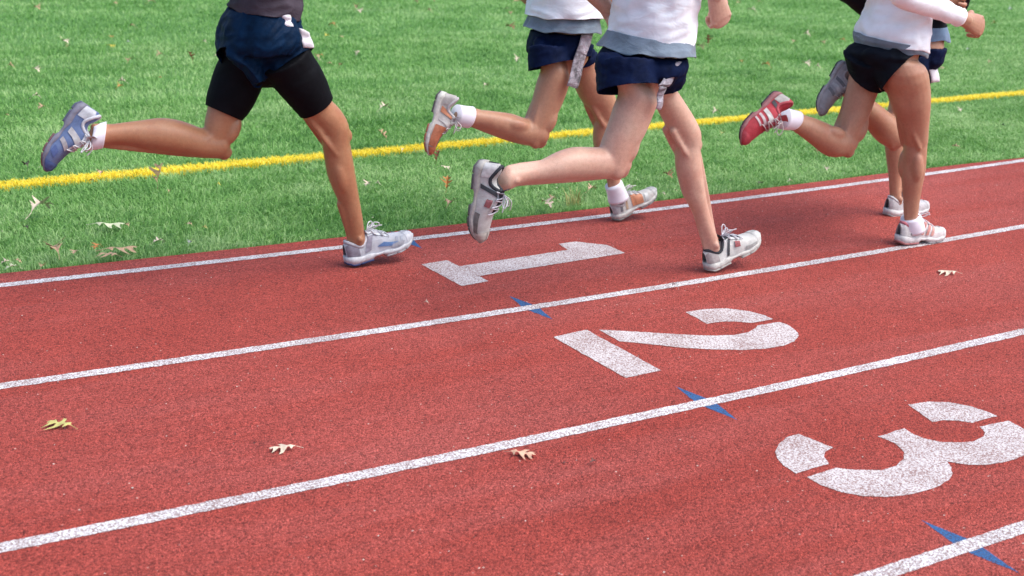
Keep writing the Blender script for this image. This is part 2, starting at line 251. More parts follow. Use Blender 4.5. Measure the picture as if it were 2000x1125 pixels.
LEAVES = [
(-1.878, -1.45, 0.0934, 'TF', 'yellowgreen', 'yellow-green lobed leaf lying on the red track in lane two, near the left edge'),
(-1.351, -1.886, 0.085, 'TF', 'cream', 'pale cream lobed leaf on the red track above the third white lane line'),
(-0.767, -2.213, 0.0815, 'TF', 'pinktan', 'pinkish tan oak leaf touching the white lane line between lanes two and three'),
(1.98, -1.448, 0.0915, 'TF', 'cream', 'cream curled leaf on the track in lane two, to the right of the painted 2'),
(-0.609, -2.364, 0.021, 'TC', 'dark', 'small dark brown curled leaf scrap on lane three, right of the pinkish tan oak leaf'),
(-0.755, 1.267, 0.0646, 'GV', 'tan', 'tan folded leaf standing up like a triangle on the turf below the yellow line'),
(-0.731, 1.175, 0.024, 'GC', 'tan', 'tiny round tan leaf scrap just right of the upright triangular leaf'),
(-1.416, 0.96, 0.0806, 'GC', 'cream', 'curled cream leaf with a brown end, on the left turf below the yellow line'),
(-1.188, 0.678, 0.1314, 'GF', 'palegreen', 'long pale greenish lobed leaf with a thin stalk on the turf at the left'),
(-1.514, 0.727, 0.0339, 'GC', 'dark', 'dark little twig-like leaf on the turf left of the long pale green leaf'),
(-1.099, 0.632, 0.0194, 'GC', 'tan', 'tiny tan scrap just right of the long pale green leaf'),
(-1.306, 0.326, 0.039, 'GC', 'orange', 'small orange and tan leaf just above the tan leaf cluster by the track edge'),
(-1.253, 0.26, 0.1274, 'GF', 'tan', 'big tan ragged leaf, upper one of the overlapping pair at the left turf edge'),
(-1.287, 0.191, 0.0899, 'GF', 'tan', 'lower tan leaf of the overlapping ragged pair at the turf edge on the left'),
(-1.492, 0.278, 0.0678, 'GC', 'tan', 'rolled tan leaf at the turf edge between the far left pair and the ragged pair'),
(-1.414, 0.287, 0.0295, 'GC', 'pinktan', 'small pinkish leaf bit between the rolled tan leaf and the ragged pair'),
(-1.694, 0.236, 0.0357, 'GC', 'cream', 'curled cream leaf nearest the left picture edge at the turf border'),
(-1.665, 0.231, 0.0379, 'GC', 'tan', 'curled tan leaf close beside the curled cream one at the far left turf border'),
(-1.587, 0.119, 0.0307, 'GC', 'tan', 'small flat tan leaf right at the red track border, far left'),
(-1.685, 0.146, 0.0484, 'GC', 'palegreen', 'pale greenish leaf strip in front of the curled pair at the far left turf border'),
(-1.064, 0.294, 0.0484, 'GC', 'cream', 'smooth cream rolled leaf on the turf near the track edge, right of the ragged pair'),
(-0.836, 0.534, 0.0338, 'GC', 'pinktan', 'small pinkish forked leaf on the turf between the left runner and the upright triangular leaf'),
(-0.941, 0.224, 0.0252, 'GC', 'grey', 'small greyish leaf scrap near the track edge, right of the smooth rolled leaf'),
(-0.457, 1.236, 0.0244, 'GC', 'yellow', 'small yellow leaf bit on the turf below the knee of the left runner'),
(-0.799, 0.46, 0.0287, 'GC', 'yellowgreen', 'small yellowish leaf bit just right of the pinkish forked leaf'),
(-0.94, 1.659, 0.0394, 'GC', 'pinktan', "small pinkish leaf lying on the yellow line below the left runner's raised shoe"),
(-1.017, 1.526, 0.0331, 'GC', 'dark', 'small dark leaf at the lower edge of the yellow line on the left'),
(-1.249, 1.958, 0.0464, 'GC', 'dark', 'dark brown leaf under the raised blue shoe of the left runner'),
(0.478, 9.532, 0.0885, 'GC', 'tan', 'curled tan leaf near the top left corner of the turf'),
(0.325, 10.454, 0.0624, 'GC', 'tan', 'tan leaf in the very top left corner'),
(1.871, 10.277, 0.082, 'GC', 'cream', 'cream leaf cut by the top edge, left of the left runner'),
(1.829, 9.94, 0.0865, 'GC', 'pinktan', 'pinkish leaf just below the cream leaf at the top edge'),
(1.431, 9.989, 0.0554, 'GC', 'pinktan', 'small pinkish leaf near the top edge, left of the pair at the top'),
(1.006, 7.787, 0.0688, 'GC', 'tan', 'tan leaf on the far turf, above and right of the orange leaf'),
(0.628, 7.219, 0.0655, 'GF', 'orange', 'flat orange-brown leaf on the far turf, directly above the yellow leaf'),
(0.463, 6.598, 0.0671, 'GF', 'yellow', 'flat yellow leaf on the far turf, directly below the orange-brown leaf'),
(0.644, 6.663, 0.0532, 'GC', 'grey', 'small greyish white leaf right of the yellow leaf'),
(0.123, 6.849, 0.0728, 'GC', 'cream', 'cream curled leaf on the far turf, upper left area'),
(0.1, 6.576, 0.0475, 'GC', 'olive', 'small olive leaf just below the cream curled leaf in the upper left'),
(1.314, 6.588, 0.0488, 'GC', 'cream', "small cream leaf close to the left runner's navy shorts"),
(1.102, 5.683, 0.0452, 'GC', 'cream', "small cream leaf touching the back of the left runner's black shorts"),
(0.682, 5.849, 0.0544, 'GC', 'tan', 'small curled tan leaf halfway between the yellow leaf and the left runner'),
(0.322, 5.57, 0.0615, 'GC', 'tan', 'curled brown-edged tan leaf below the greyish white leaf'),
(0.79, 5.391, 0.0482, 'GV', 'redbrown', "reddish leaf standing up on the turf behind the left runner's thigh"),
(-0.615, 5.497, 0.06, 'GC', 'tan', 'tan leaf near the left picture edge, level with the reddish standing leaf'),
(-0.475, 5.27, 0.0715, 'GC', 'cream', 'cream leaf with brown tip, upper of the two cream leaves above the raised blue shoe'),
(-0.739, 4.074, 0.0598, 'GC', 'cream', 'cream leaf just above the raised blue shoe of the left runner'),
(-0.005, 4.547, 0.0716, 'GC', 'cream', 'cream curled leaf with an orange leaf tucked beneath it'),
(-0.089, 4.354, 0.0429, 'GC', 'orange', 'orange leaf tucked beneath a cream curled leaf'),
(-0.77, 3.672, 0.0501, 'GC', 'tan', 'tan leaf left of the heel of the raised blue shoe'),
(-1.042, 3.508, 0.0315, 'GC', 'tan', 'small tan leaf at the left picture edge above the yellow line'),
(0.313, 4.711, 0.0326, 'GC', 'orange', "tiny orange leaf bit behind the left runner's calf"),
(3.998, 9.094, 0.0803, 'GC', 'brown', 'brown leaf on far turf, upper of the pair between left runner and pack'),
(3.866, 8.73, 0.0783, 'GC', 'cream', 'cream leaf just below the brown leaf, between the left runner and the pack'),
(3.017, 7.545, 0.0711, 'GC', 'orange', "orange-tan leaf on the far turf right of the left runner's waist"),
(2.709, 6.712, 0.0564, 'GC', 'tan', 'tan leaf below the orange-tan leaf, right of the left runner'),
(2.597, 6.775, 0.0462, 'GC', 'yellow', "small yellow leaf right of the left runner's shorts"),
(1.928, 5.48, 0.0502, 'GC', 'tan', "tan leaf touching the front of the left runner's thigh"),
(2.002, 5.527, 0.046, 'GC', 'orange', 'orange leaf, right-hand one of the pair by the front thigh of the left runner'),
(1.858, 5.242, 0.0581, 'GC', 'cream', "white leaf below the tan and orange pair by the left runner's front thigh"),
(1.873, 5.053, 0.0529, 'GC', 'tan', "tan leaf right of the white leaf by the left runner's front thigh"),
(1.904, 4.924, 0.0437, 'GC', 'brown', "small brownish leaf, last of the row right of the left runner's thigh"),
(2.265, 5.365, 0.0412, 'GV', 'cream', 'little cream leaf standing upright on the open turf between left runner and pack'),
(1.318, 2.923, 0.0715, 'GC', 'cream', "long cream curled leaf on the turf right of the left runner's front knee"),
(0.855, 1.965, 0.0475, 'GV', 'tan', "upright tan leaf just above the yellow line, right of the left runner's shin"),
(0.836, 1.682, 0.0337, 'GC', 'cream', 'cream leaf at the lower edge of the yellow line near the orange shoe'),
(0.86, 1.297, 0.0353, 'GV', 'redbrown', 'reddish brown leaf standing left of the cream leaf under the orange shoe'),
(0.857, 1.213, 0.0641, 'GF', 'cream', 'cream lobed leaf on the turf under the raised orange shoe'),
(0.266, 0.957, 0.0354, 'GC', 'cream', "left one of two small cream leaves right of the left runner's shin"),
(0.301, 0.931, 0.0381, 'GC', 'cream', "right one of two small cream leaves right of the left runner's shin"),
(0.581, 0.674, 0.0536, 'GV', 'orange', 'orange leaf with an upright lobe, left of the raised grey shoe'),
(0.443, 0.402, 0.0539, 'GC', 'pinktan', 'pinkish cream leaf near the track edge, left of the raised grey shoe'),
(0.898, 0.219, 0.0571, 'GC', 'cream', 'flat cream leaf at the turf edge, left of the dry grass tuft'),
(0.984, 0.265, 0.0526, 'GC', 'tan', 'curled tan leaf leaning on the flat cream one, left of the dry grass tuft'),
(1.306, 0.403, 0.0521, 'GC', 'pinktan', 'pinkish leaf with a dark tip, right of the dry grass tuft'),
(2.553, 3.633, 0.0404, 'GC', 'cream', 'single cream leaf on the turf above the raised orange shoe'),
(4.806, 6.983, 0.0952, 'GC', 'brown', "brown leaf on the far turf left of the middle runner's grey hem"),
(6.483, 9.554, 0.0883, 'GC', 'pinktan', "pinkish leaf at the top edge left of the middle runner's white shirt"),
(5.917, 8.828, 0.0515, 'GC', 'tan', 'small tan leaf below the pinkish leaf at the top edge, left of the middle runner'),
(5.607, 8.25, 0.0556, 'GC', 'pinktan', 'small pinkish leaf above the brown leaf, left of the middle runner'),
(3.577, 4.808, 0.0603, 'GC', 'cream', "cream leaf just behind the middle runner's navy shorts"),
(4.747, 8.654, 0.0615, 'GC', 'pinktan', 'pinkish leaf on the open far turf, upper middle'),
(5.422, 9.807, 0.0667, 'GC', 'tan', 'tan leaf at the top edge, upper middle'),
(5.075, 9.66, 0.059, 'GC', 'olive', 'dark olive leaf at the top edge, left of the tan leaf'),
(6.071, 5.183, 0.0639, 'GV', 'redbrown', "red-brown leaf standing right of the front runner's grey hem"),
(5.895, 5.106, 0.0788, 'GC', 'olive', 'dark olive leaf touching the red-brown standing leaf'),
(9.213, 8.058, 0.0906, 'GC', 'cream', "cream leaf with brown tip right of the front runner's fist"),
(10.27, 9.103, 0.0679, 'GC', 'tan', "small tan leaf at the top edge right of the front runner's fist"),
(9.792, 9.022, 0.0666, 'GC', 'tan', "small tan leaf close beside the front runner's fist"),
(7.883, 5.685, 0.0832, 'GC', 'cream', "cream leaf on the far turf left of the right runner's shirt"),
(7.361, 5.308, 0.0512, 'GC', 'pinktan', "small pinkish leaf below left of the cream leaf near the right runner's shirt"),
(7.631, 5.163, 0.0515, 'GC', 'tan', "small tan leaf left of the right runner's black shorts"),
(8.036, 5.248, 0.0528, 'GC', 'orange', "small orange leaf touching the right runner's black shorts"),
(5.711, 3.898, 0.068, 'GC', 'orange', 'orange-cream leaf above the raised red shoe'),
(5.673, 4.21, 0.0444, 'GC', 'orange', 'small orange leaf left of the orange-cream leaf above the red shoe'),
(6.16, 3.881, 0.0647, 'GC', 'cream', 'cream leaf, left one of two above the raised grey shoe at the right'),
(6.125, 3.69, 0.0589, 'GC', 'cream', 'cream leaf, right one of two, nearest the raised grey shoe at the right'),
(3.592, 2.085, 0.0531, 'GC', 'cream', "cream leaf just above the yellow line, right of the front runner's knee"),
(1.915, 0.534, 0.0555, 'GC', 'brown', "brown curled leaf left of the front runner's shin near the track edge"),
(1.74, 0.233, 0.0279, 'GC', 'cream', "white leaf at the turf edge touching the front runner's shin"),
(1.632, 0.188, 0.0248, 'GC', 'cream', "small cream leaf at the turf edge left of the front runner's shin"),
(3.1, 1.447, 0.0348, 'GC', 'yellowgreen', "yellowish leaf below the yellow line, right of the front runner's knee"),
(3.275, 0.738, 0.0366, 'GC', 'brown', "brownish leaf under the right runner's bent knee"),
(2.966, 0.337, 0.0282, 'GC', 'cream', "white leaf on the turf below the right runner's bent knee"),
(2.311, 0.193, 0.038, 'GC', 'dark', 'dark leaf at the turf edge between the front runner and the right runner'),
(2.524, 0.165, 0.0357, 'GC', 'palegreen', "pale green leaf strip at the track border left of the right runner's standing leg"),
(11.562, 6.088, 0.0853, 'GC', 'yellowgreen', "yellow-brown leaf right of the right runner's fist"),
(13.783, 7.597, 0.0734, 'GC', 'grey', 'grey-white leaf near the top right corner'),
(8.9, 4.288, 0.0528, 'GC', 'grey', "small grey leaf below the right runner's fist"),
(7.389, 3.289, 0.062, 'GC', 'pinktan', "pinkish leaf right of the right runner's thigh, above the yellow line"),
(8.308, 3.504, 0.044, 'GC', 'tan', 'small tan leaf right of the pinkish one, above the yellow line at the right'),
(5.297, 0.951, 0.0516, 'GC', 'darkgreen', 'dark green leaf on the turf below the yellow line near the right picture edge'),
(5.571, 1.56, 0.0378, 'GC', 'cream', 'small cream leaf just under the yellow line at the right'),
(4.332, 0.528, 0.0465, 'GC', 'pinktan', "pinkish leaf near the track border right of the right runner's shin"),
(0.683, -1.12, 0.0172, 'TC', 'grey', "tiny pale flake on lane two just below the front runner's landing shoe"),
(-0.36, -0.88, 0.016, 'TC', 'cream', 'tiny cream flake on lane one below the base of the painted 1')]
WEED = [1.123, 0.2811, 0.0]


# ------------------------------------------------------------------ helpers
BASES = {}


def base_of(o):
    return BASES.get(o.name, np.zeros(3)) if o is not None else np.zeros(3)


def mk(name, verts, faces, mat, parent=None, base=None, smooth=True):
    """one mesh object; verts are given in world coordinates"""
    v = np.asarray(verts, float)
    b = base_of(parent) if base is None else np.asarray(base, float)
    me = bpy.data.meshes.new(name)
    me.from_pydata((v - b).tolist(), [], [list(map(int, f)) for f in faces])
    me.validate()
    if smooth:
        me.polygons.foreach_set('use_smooth', [True] * len(me.polygons))
    mats = mat if isinstance(mat, (list, tuple)) else [mat]
    for m in mats:
        me.materials.append(m)
    o = bpy.data.objects.new(name, me)
    COL.objects.link(o)
    if parent is not None:
        o.parent = parent
    else:
        o.location = b
    BASES[o.name] = b
    return o


def tag(o, label=None, cat=None, group=None, kind=None):
    if label: o['label'] = label
    if cat: o['category'] = cat
    if group: o['group'] = group
    if kind: o['kind'] = kind
    return o


def nrm(v):
    v = np.asarray(v, float)
    return v / (np.linalg.norm(v) + 1e-12)


def _hash(ix, iy, iz, seed):
    h = (ix * 374761393 + iy * 668265263 + iz * 2147483647 + seed * 974634541) & 0xffffffff
    h = ((h ^ (h >> 13)) * 1274126177) & 0xffffffff
    return ((h ^ (h >> 16)) & 0xffff) / 65535.0


def noise3(P, seed=0):
    """value noise, vectorised, about -1..1"""
    P = np.asarray(P, float)
    i = np.floor(P).astype(np.int64)
    f = P - i
    f = f * f * (3 - 2 * f)
    out = np.zeros(len(P))
    for dx in (0, 1):
        for dy in (0, 1):
            for dz in (0, 1):
                w = (f[:, 0] if dx else 1 - f[:, 0]) * (f[:, 1] if dy else 1 - f[:, 1]) * (f[:, 2] if dz else 1 - f[:, 2])
                out += w * _hash(i[:, 0] + dx, i[:, 1] + dy, i[:, 2] + dz, seed)
    return out * 2 - 1


def catmull(vals, sub):
    a = np.asarray(vals, float)
    n = len(a)
    if n < 3:
        t = np.linspace(0, 1, sub * (n - 1) + 1)[:, None] * (n - 1)
        i = np.minimum(t.astype(int), n - 2)[:, 0]
        ff = t - i[:, None]
        return a[i] * (1 - ff) + a[i + 1] * ff
    out = []
    for i in range(n - 1):
        p0 = a[max(i - 1, 0)]; p1 = a[i]; p2 = a[i + 1]; p3 = a[min(i + 2, n - 1)]
        for k in range(sub):
            t = k / sub
            out.append(0.5 * ((2 * p1) + (-p0 + p2) * t + (2 * p0 - 5 * p1 + 4 * p2 - p3) * t * t + (-p0 + 3 * p1 - 3 * p2 + p3) * t ** 3))
    out.append(a[-1])
    return np.array(out)


NS = 24


def limb(rings, sub=3, grow=0.0, extend=0.0, ns=NS):
    """rings of (centre, half-edge vector, depth ratio) -> list of point loops, plus the end plane"""
    c = catmull([r[0] for r in rings], sub)
    e = catmull([r[1] for r in rings], sub)
    q = catmull([[r[2]] for r in rings], sub)[:, 0]
    loops = []
    ph = np.linspace(0, 2 * math.pi, ns, endpoint=False)
    nrm_end = None
    for i in range(len(c)):
        t = nrm(c[min(i + 1, len(c) - 1)] - c[max(i - 1, 0)])
        el = np.linalg.norm(e[i])
        d = nrm(np.cross(t, e[i])) * (el * q[i] + grow)
        ee = e[i] * (1 + grow / el)
        loops.append(c[i] + np.cos(ph)[:, None] * ee + np.sin(ph)[:, None] * d)
        n = nrm(np.cross(e[i], d))
        nrm_end = n if np.dot(n, t) > 0 else -n
    t = nrm(c[-1] - c[-2])
    plane = (c[-1].copy(), nrm_end)
    if extend > 0:
        loops.append(loops[-1] + t * extend)
    return loops, plane


def torso_loops(trs, sub=3, grow=0.0, ns=40):
    c = catmull([r[0] for r in trs], sub)
    h = catmull([r[1] for r in trs], sub)
    s = catmull([r[2] for r in trs], sub)
    ph = np.linspace(0, 2 * math.pi, ns, endpoint=False)
    out = []
    for i in range(len(c)):
        x = (h[i, 0] + grow) * np.cos(ph); y = (h[i, 1] + grow) * np.sin(ph)
        out.append(np.stack([c[i, 0] + x, c[i, 1] + y, c[i, 2] + s[i, 0] * x + s[i, 1] * y], 1))
    return out


def round_caps(loops):
    """half-round ends on a run of loops"""
    out = list(loops)
    for end in (0, -1):
        L = out[end]; nxt = out[1 if end == 0 else -2]
        c = L.mean(0); t = nrm(c - nxt.mean(0)); r = np.linalg.norm(L - c, axis=1).mean()
        extra = [c + (L - c) * math.cos(a) + t * r * 0.8 * math.sin(a) for a in (0.5, 0.95, 1.3)]
        out = (extra[::-1] + out) if end == 0 else (out + extra)
    return out


def loft(loops, cap=True):
    n = len(loops[0])
    V = np.concatenate(loops)
    F = []
    for i in range(len(loops) - 1):
        a, b = i * n, (i + 1) * n
        for k in range(n):
            j = (k + 1) % n
            F.append((a + k, a + j, b + j, b + k))
    if cap:
        F.append(tuple(range(n))[::-1])
        F.append(tuple(range((len(loops) - 1) * n, len(loops) * n)))
    return V, F


def ball(c, r, axes=None, nu=10, nv=14):
    """ellipsoid blob"""
    c = np.asarray(c, float); r = np.asarray(r, float) * np.ones(3)
    A = np.eye(3) if axes is None else np.asarray(axes, float)
    loops = []
    for a in np.linspace(-1.5, 1.5, nu):
        ph = np.linspace(0, 2 * math.pi, nv, endpoint=False)
        loc = np.stack([np.cos(a) * np.cos(ph) * r[0], np.cos(a) * np.sin(ph) * r[1], np.full(nv, math.sin(a) * r[2])], 1)
        loops.append(c + loc @ A)
    return loft(loops)


def pipe(pts, rad, ns=8, sub=4, caps=True):
    c = catmull(pts, sub) if sub > 1 else np.asarray(pts, float)
    r = catmull(np.asarray(rad, float).reshape(-1, 1), sub)[:, 0] if np.ndim(rad) else np.full(len(c), rad)
    t0 = nrm(c[1] - c[0])
    up = np.array([0, 0, 1.0]) if abs(t0[2]) < 0.9 else np.array([1.0, 0, 0])
    ph = np.linspace(0, 2 * math.pi, ns, endpoint=False)
    loops = []
    for i in range(len(c)):
        t = nrm(c[min(i + 1, len(c) - 1)] - c[max(i - 1, 0)])
        a = nrm(np.cross(up, t)); b = np.cross(t, a); up = b
        loops.append(c[i] + r[i] * (np.cos(ph)[:, None] * a + np.sin(ph)[:, None] * b))
    return round_caps(loops) if caps else loops


def join(parts):
    V, F, o = [], [], 0
    for v, f in parts:
        V.append(np.asarray(v)); F += [tuple(i + o for i in x) for x in f]; o += len(v)
    return np.concatenate(V), F


def fix_normals(v, f):
    me = bpy.data.meshes.new('tmp')
    me.from_pydata(np.asarray(v).tolist(), [], [list(map(int, x)) for x in f])
    bm = bmesh.new(); bm.from_mesh(me)
    bmesh.ops.recalc_face_normals(bm, faces=bm.faces)
    bm.to_mesh(me); bm.free()
    return me


def fuse(parts, voxel, smooth=4):
    """voxel union of closed shapes -> one continuous surface"""
    me = bpy.data.meshes.new('tmp')
    V, F = join(parts)
    me = fix_normals(V, F)
    o = bpy.data.objects.new('tmp', me)
    COL.objects.link(o)
    m = o.modifiers.new('r', 'REMESH'); m.mode = 'VOXEL'; m.voxel_size = voxel
    if smooth:
        s = o.modifiers.new('s', 'SMOOTH'); s.factor = 0.5; s.iterations = smooth
    dg = bpy.context.evaluated_depsgraph_get()
    ev = o.evaluated_get(dg)
    m2 = bpy.data.meshes.new_from_object(ev)
    bpy.data.objects.remove(o); bpy.data.meshes.remove(me)
    return m2


def mesh_arrays(me):
    n = len(me.vertices)
    co_ = np.empty(n * 3); me.vertices.foreach_get('co', co_)
    no_ = np.empty(n * 3); me.vertices.foreach_get('normal', no_)
    return co_.reshape(-1, 3), no_.reshape(-1, 3)


def add_mesh(name, me, mat, parent=None, base=None):
    b = base_of(parent) if base is None else np.asarray(base, float)
    c, _ = mesh_arrays(me)
    me.vertices.foreach_set('co', (c - b).ravel())
    me.polygons.foreach_set('use_smooth', [True] * len(me.polygons))
    me.materials.clear()
    for m in (mat if isinstance(mat, (list, tuple)) else [mat]):
        me.materials.append(m)
    me.name = name
    me.update()
    o = bpy.data.objects.new(name, me)
    COL.objects.link(o)
    if parent is not None: o.parent = parent
    else: o.location = b
    BASES[o.name] = b
    return o


# ------------------------------------------------------------------ materials
def new_mat(name):
    m = bpy.data.materials.new(name)
    m.use_nodes = True
    nt = m.node_tree
    for n in list(nt.nodes):
        nt.nodes.remove(n)
    out = nt.nodes.new('ShaderNodeOutputMaterial')
    b = nt.nodes.new('ShaderNodeBsdfPrincipled')
    nt.links.new(b.outputs[0], out.inputs[0])
    return m, nt, b


def N(nt, t, **kw):
    n = nt.nodes.new(t)
    for k, v in kw.items():
        if k in n.inputs.keys() if hasattr(n.inputs, 'keys') else False:
            n.inputs[k].default_value = v
        else:
            setattr(n, k, v)
    return n


def noise_node(nt, scale, detail=2.0, rough=0.5, vec=None, dist=0.0):
    n = nt.nodes.new('ShaderNodeTexNoise')
    n.inputs['Scale'].default_value = scale
    n.inputs['Detail'].default_value = detail
    n.inputs['Roughness'].default_value = rough
    n.inputs['Distortion'].default_value = dist
    if vec is not None: nt.links.new(vec, n.inputs['Vector'])
    return n


def ramp(nt, fac, stops):
    r = nt.nodes.new('ShaderNodeValToRGB')
    while len(r.color_ramp.elements) < len(stops):
        r.color_ramp.elements.new(0.5)
    for e, (p, c) in zip(r.color_ramp.elements, stops):
        e.position = p
        e.color = (*c, 1) if len(c) == 3 else c
    nt.links.new(fac, r.inputs[0])
    return r


def mixc(nt, fac, a, b, mode='MIX'):
    m = nt.nodes.new('ShaderNodeMix')
    m.data_type = 'RGBA'; m.blend_type = mode
    for sock, v in ((m.inputs[0], fac), (m.inputs[6], a), (m.inputs[7], b)):
        if hasattr(v, 'links'): nt.links.new(v, sock)
        elif isinstance(v, (int, float)): sock.default_value = v
        else: sock.default_value = (*v, 1)
    return m.outputs[2]


def bump(nt, b, h, strength=0.3, dist=0.002):
    n = nt.nodes.new('ShaderNodeBump')
    n.inputs['Strength'].default_value = strength
    n.inputs['Distance'].default_value = dist
    nt.links.new(h, n.inputs['Height'])
    nt.links.new(n.outputs[0], b.inputs['Normal'])
    return n


def world_pos(nt):
    return nt.nodes.new('ShaderNodeNewGeometry').outputs['Position']


def vary(c, k):
    return tuple(max(0.0, x * k) for x in c)


def cloth_mat(name, col, rough=0.85, var=0.15, weave=900, sheen=0.2, bstr=0.25, crease=0.0):
    m, nt, b = new_mat(name)
    v = world_pos(nt)
    n = noise_node(nt, 14, 4, 0.6, v)
    n2 = noise_node(nt, weave, 2, 0.5, v)
    c = ramp(nt, n.outputs[0], [(0.38, vary(col, 1 - var)), (0.62, vary(col, 1 + var))])
    cc = mixc(nt, 0.25, c.outputs[0], n2.outputs[0], 'OVERLAY')
    nt.links.new(cc, b.inputs['Base Color'])
    b.inputs['Roughness'].default_value = rough
    b.inputs['Sheen Weight'].default_value = sheen if max(col) > .1 else 0.0
    b.inputs['Specular IOR Level'].default_value = 0.25 if max(col) > .1 else 0.08
    bn = bump(nt, b, n2.outputs[0], bstr, 0.001)
    if crease:
        mp = nt.nodes.new('ShaderNodeMapping'); mp.inputs['Rotation'].default_value = (0, 0.5, 0.3); mp.inputs['Scale'].default_value = (0.7, 0.7, 1.5)
        nt.links.new(v, mp.inputs['Vector'])
        cr = noise_node(nt, 15, 3, 0.55, mp.outputs[0], 1.2)
        b2 = nt.nodes.new('ShaderNodeBump'); b2.inputs['Strength'].default_value = crease; b2.inputs['Distance'].default_value = 0.03
        nt.links.new(cr.outputs[0], b2.inputs['Height']); nt.links.new(b2.outputs[0], bn.inputs['Normal'])
    return m


def skin_mat(name, col, red):
    m, nt, b = new_mat(name)
    v = world_pos(nt)
    n = noise_node(nt, 9, 3, 0.6, v)
    n2 = noise_node(nt, 70, 4, 0.6, v)
    n3 = noise_node(nt, 420, 2, 0.5, v)
    c = ramp(nt, n.outputs[0], [(0.32, col), (0.68, red)])
    c2 = ramp(nt, n2.outputs[0], [(0.3, (0.88, 0.86, 0.85)), (0.65, (1.05, 1.04, 1.03))])
    c3 = ramp(nt, n3.outputs[0], [(0.36, (0.80, 0.76, 0.74)), (0.5, (1.0, 1.0, 1.0))])
    cc = mixc(nt, 0.8, c.outputs[0], c2.outputs[0], 'MULTIPLY')
    cc = mixc(nt, 0.7, cc, c3.outputs[0], 'MULTIPLY')
    rg = ramp(nt, n2.outputs[0], [(0.3, (0.34, 0.34, 0.34)), (0.7, (0.55, 0.55, 0.55))])
    nt.links.new(rg.outputs[0], b.inputs['Roughness'])
    nt.links.new(cc, b.inputs['Base Color'])
    b.inputs['Roughness'].default_value = 0.42
    b.inputs['Specular IOR Level'].default_value = 0.45
    b.inputs['Subsurface Weight'].default_value = 0.12
    b.inputs['Subsurface Radius'].default_value = (1.0, 0.35, 0.2)
    b.inputs['Subsurface Scale'].default_value = 0.012
    h = nt.nodes.new('ShaderNodeMath'); h.operation = 'ADD'
    nt.links.new(n2.outputs[0], h.inputs[0]); nt.links.new(n3.outputs[0], h.inputs[1])
    bump(nt, b, h.outputs[0], 0.12, 0.002)
    return m


def plain_mat(name, col, rough=0.55, var=0.12, scale=60, bstr=0.15, spec=0.4):
    m, nt, b = new_mat(name)
    v = world_pos(nt)
    n = noise_node(nt, scale, 4, 0.6, v)
    c = ramp(nt, n.outputs[0], [(0.3, vary(col, 1 - var)), (0.7, vary(col, 1 + var))])
    nt.links.new(c.outputs[0], b.inputs['Base Color'])
    b.inputs['Roughness'].default_value = rough
    b.inputs['Specular IOR Level'].default_value = spec
    if bstr: bump(nt, b, n.outputs[0], bstr, 0.001)
    return m


_mc = {}


def shoe_mat(col, mesh=False, rough=0.6):
    col = tuple(x_ * .80 for x_ in col)
    k = (col, mesh, rough)
    if k not in _mc:
        _mc[k] = cloth_mat('shoe_fabric', col, rough, 0.16, 1100, 0.05, 0.6, 0.12) if mesh else plain_mat('shoe_plastic', tuple(.85 * x_ + .15 * sum(col) / 3 for x_ in col), rough, 0.22, 55, 0.2)
    return _mc[k]


def granules(nt, v):
    """height and tone of the poured rubber grain"""
    vo = nt.nodes.new('ShaderNodeTexVoronoi')
    vo.inputs['Scale'].default_value = 225
    nt.links.new(v, vo.inputs['Vector'])
    vo2 = nt.nodes.new('ShaderNodeTexVoronoi')
    vo2.inputs['Scale'].default_value = 95
    nt.links.new(v, vo2.inputs['Vector'])
    return vo, vo2


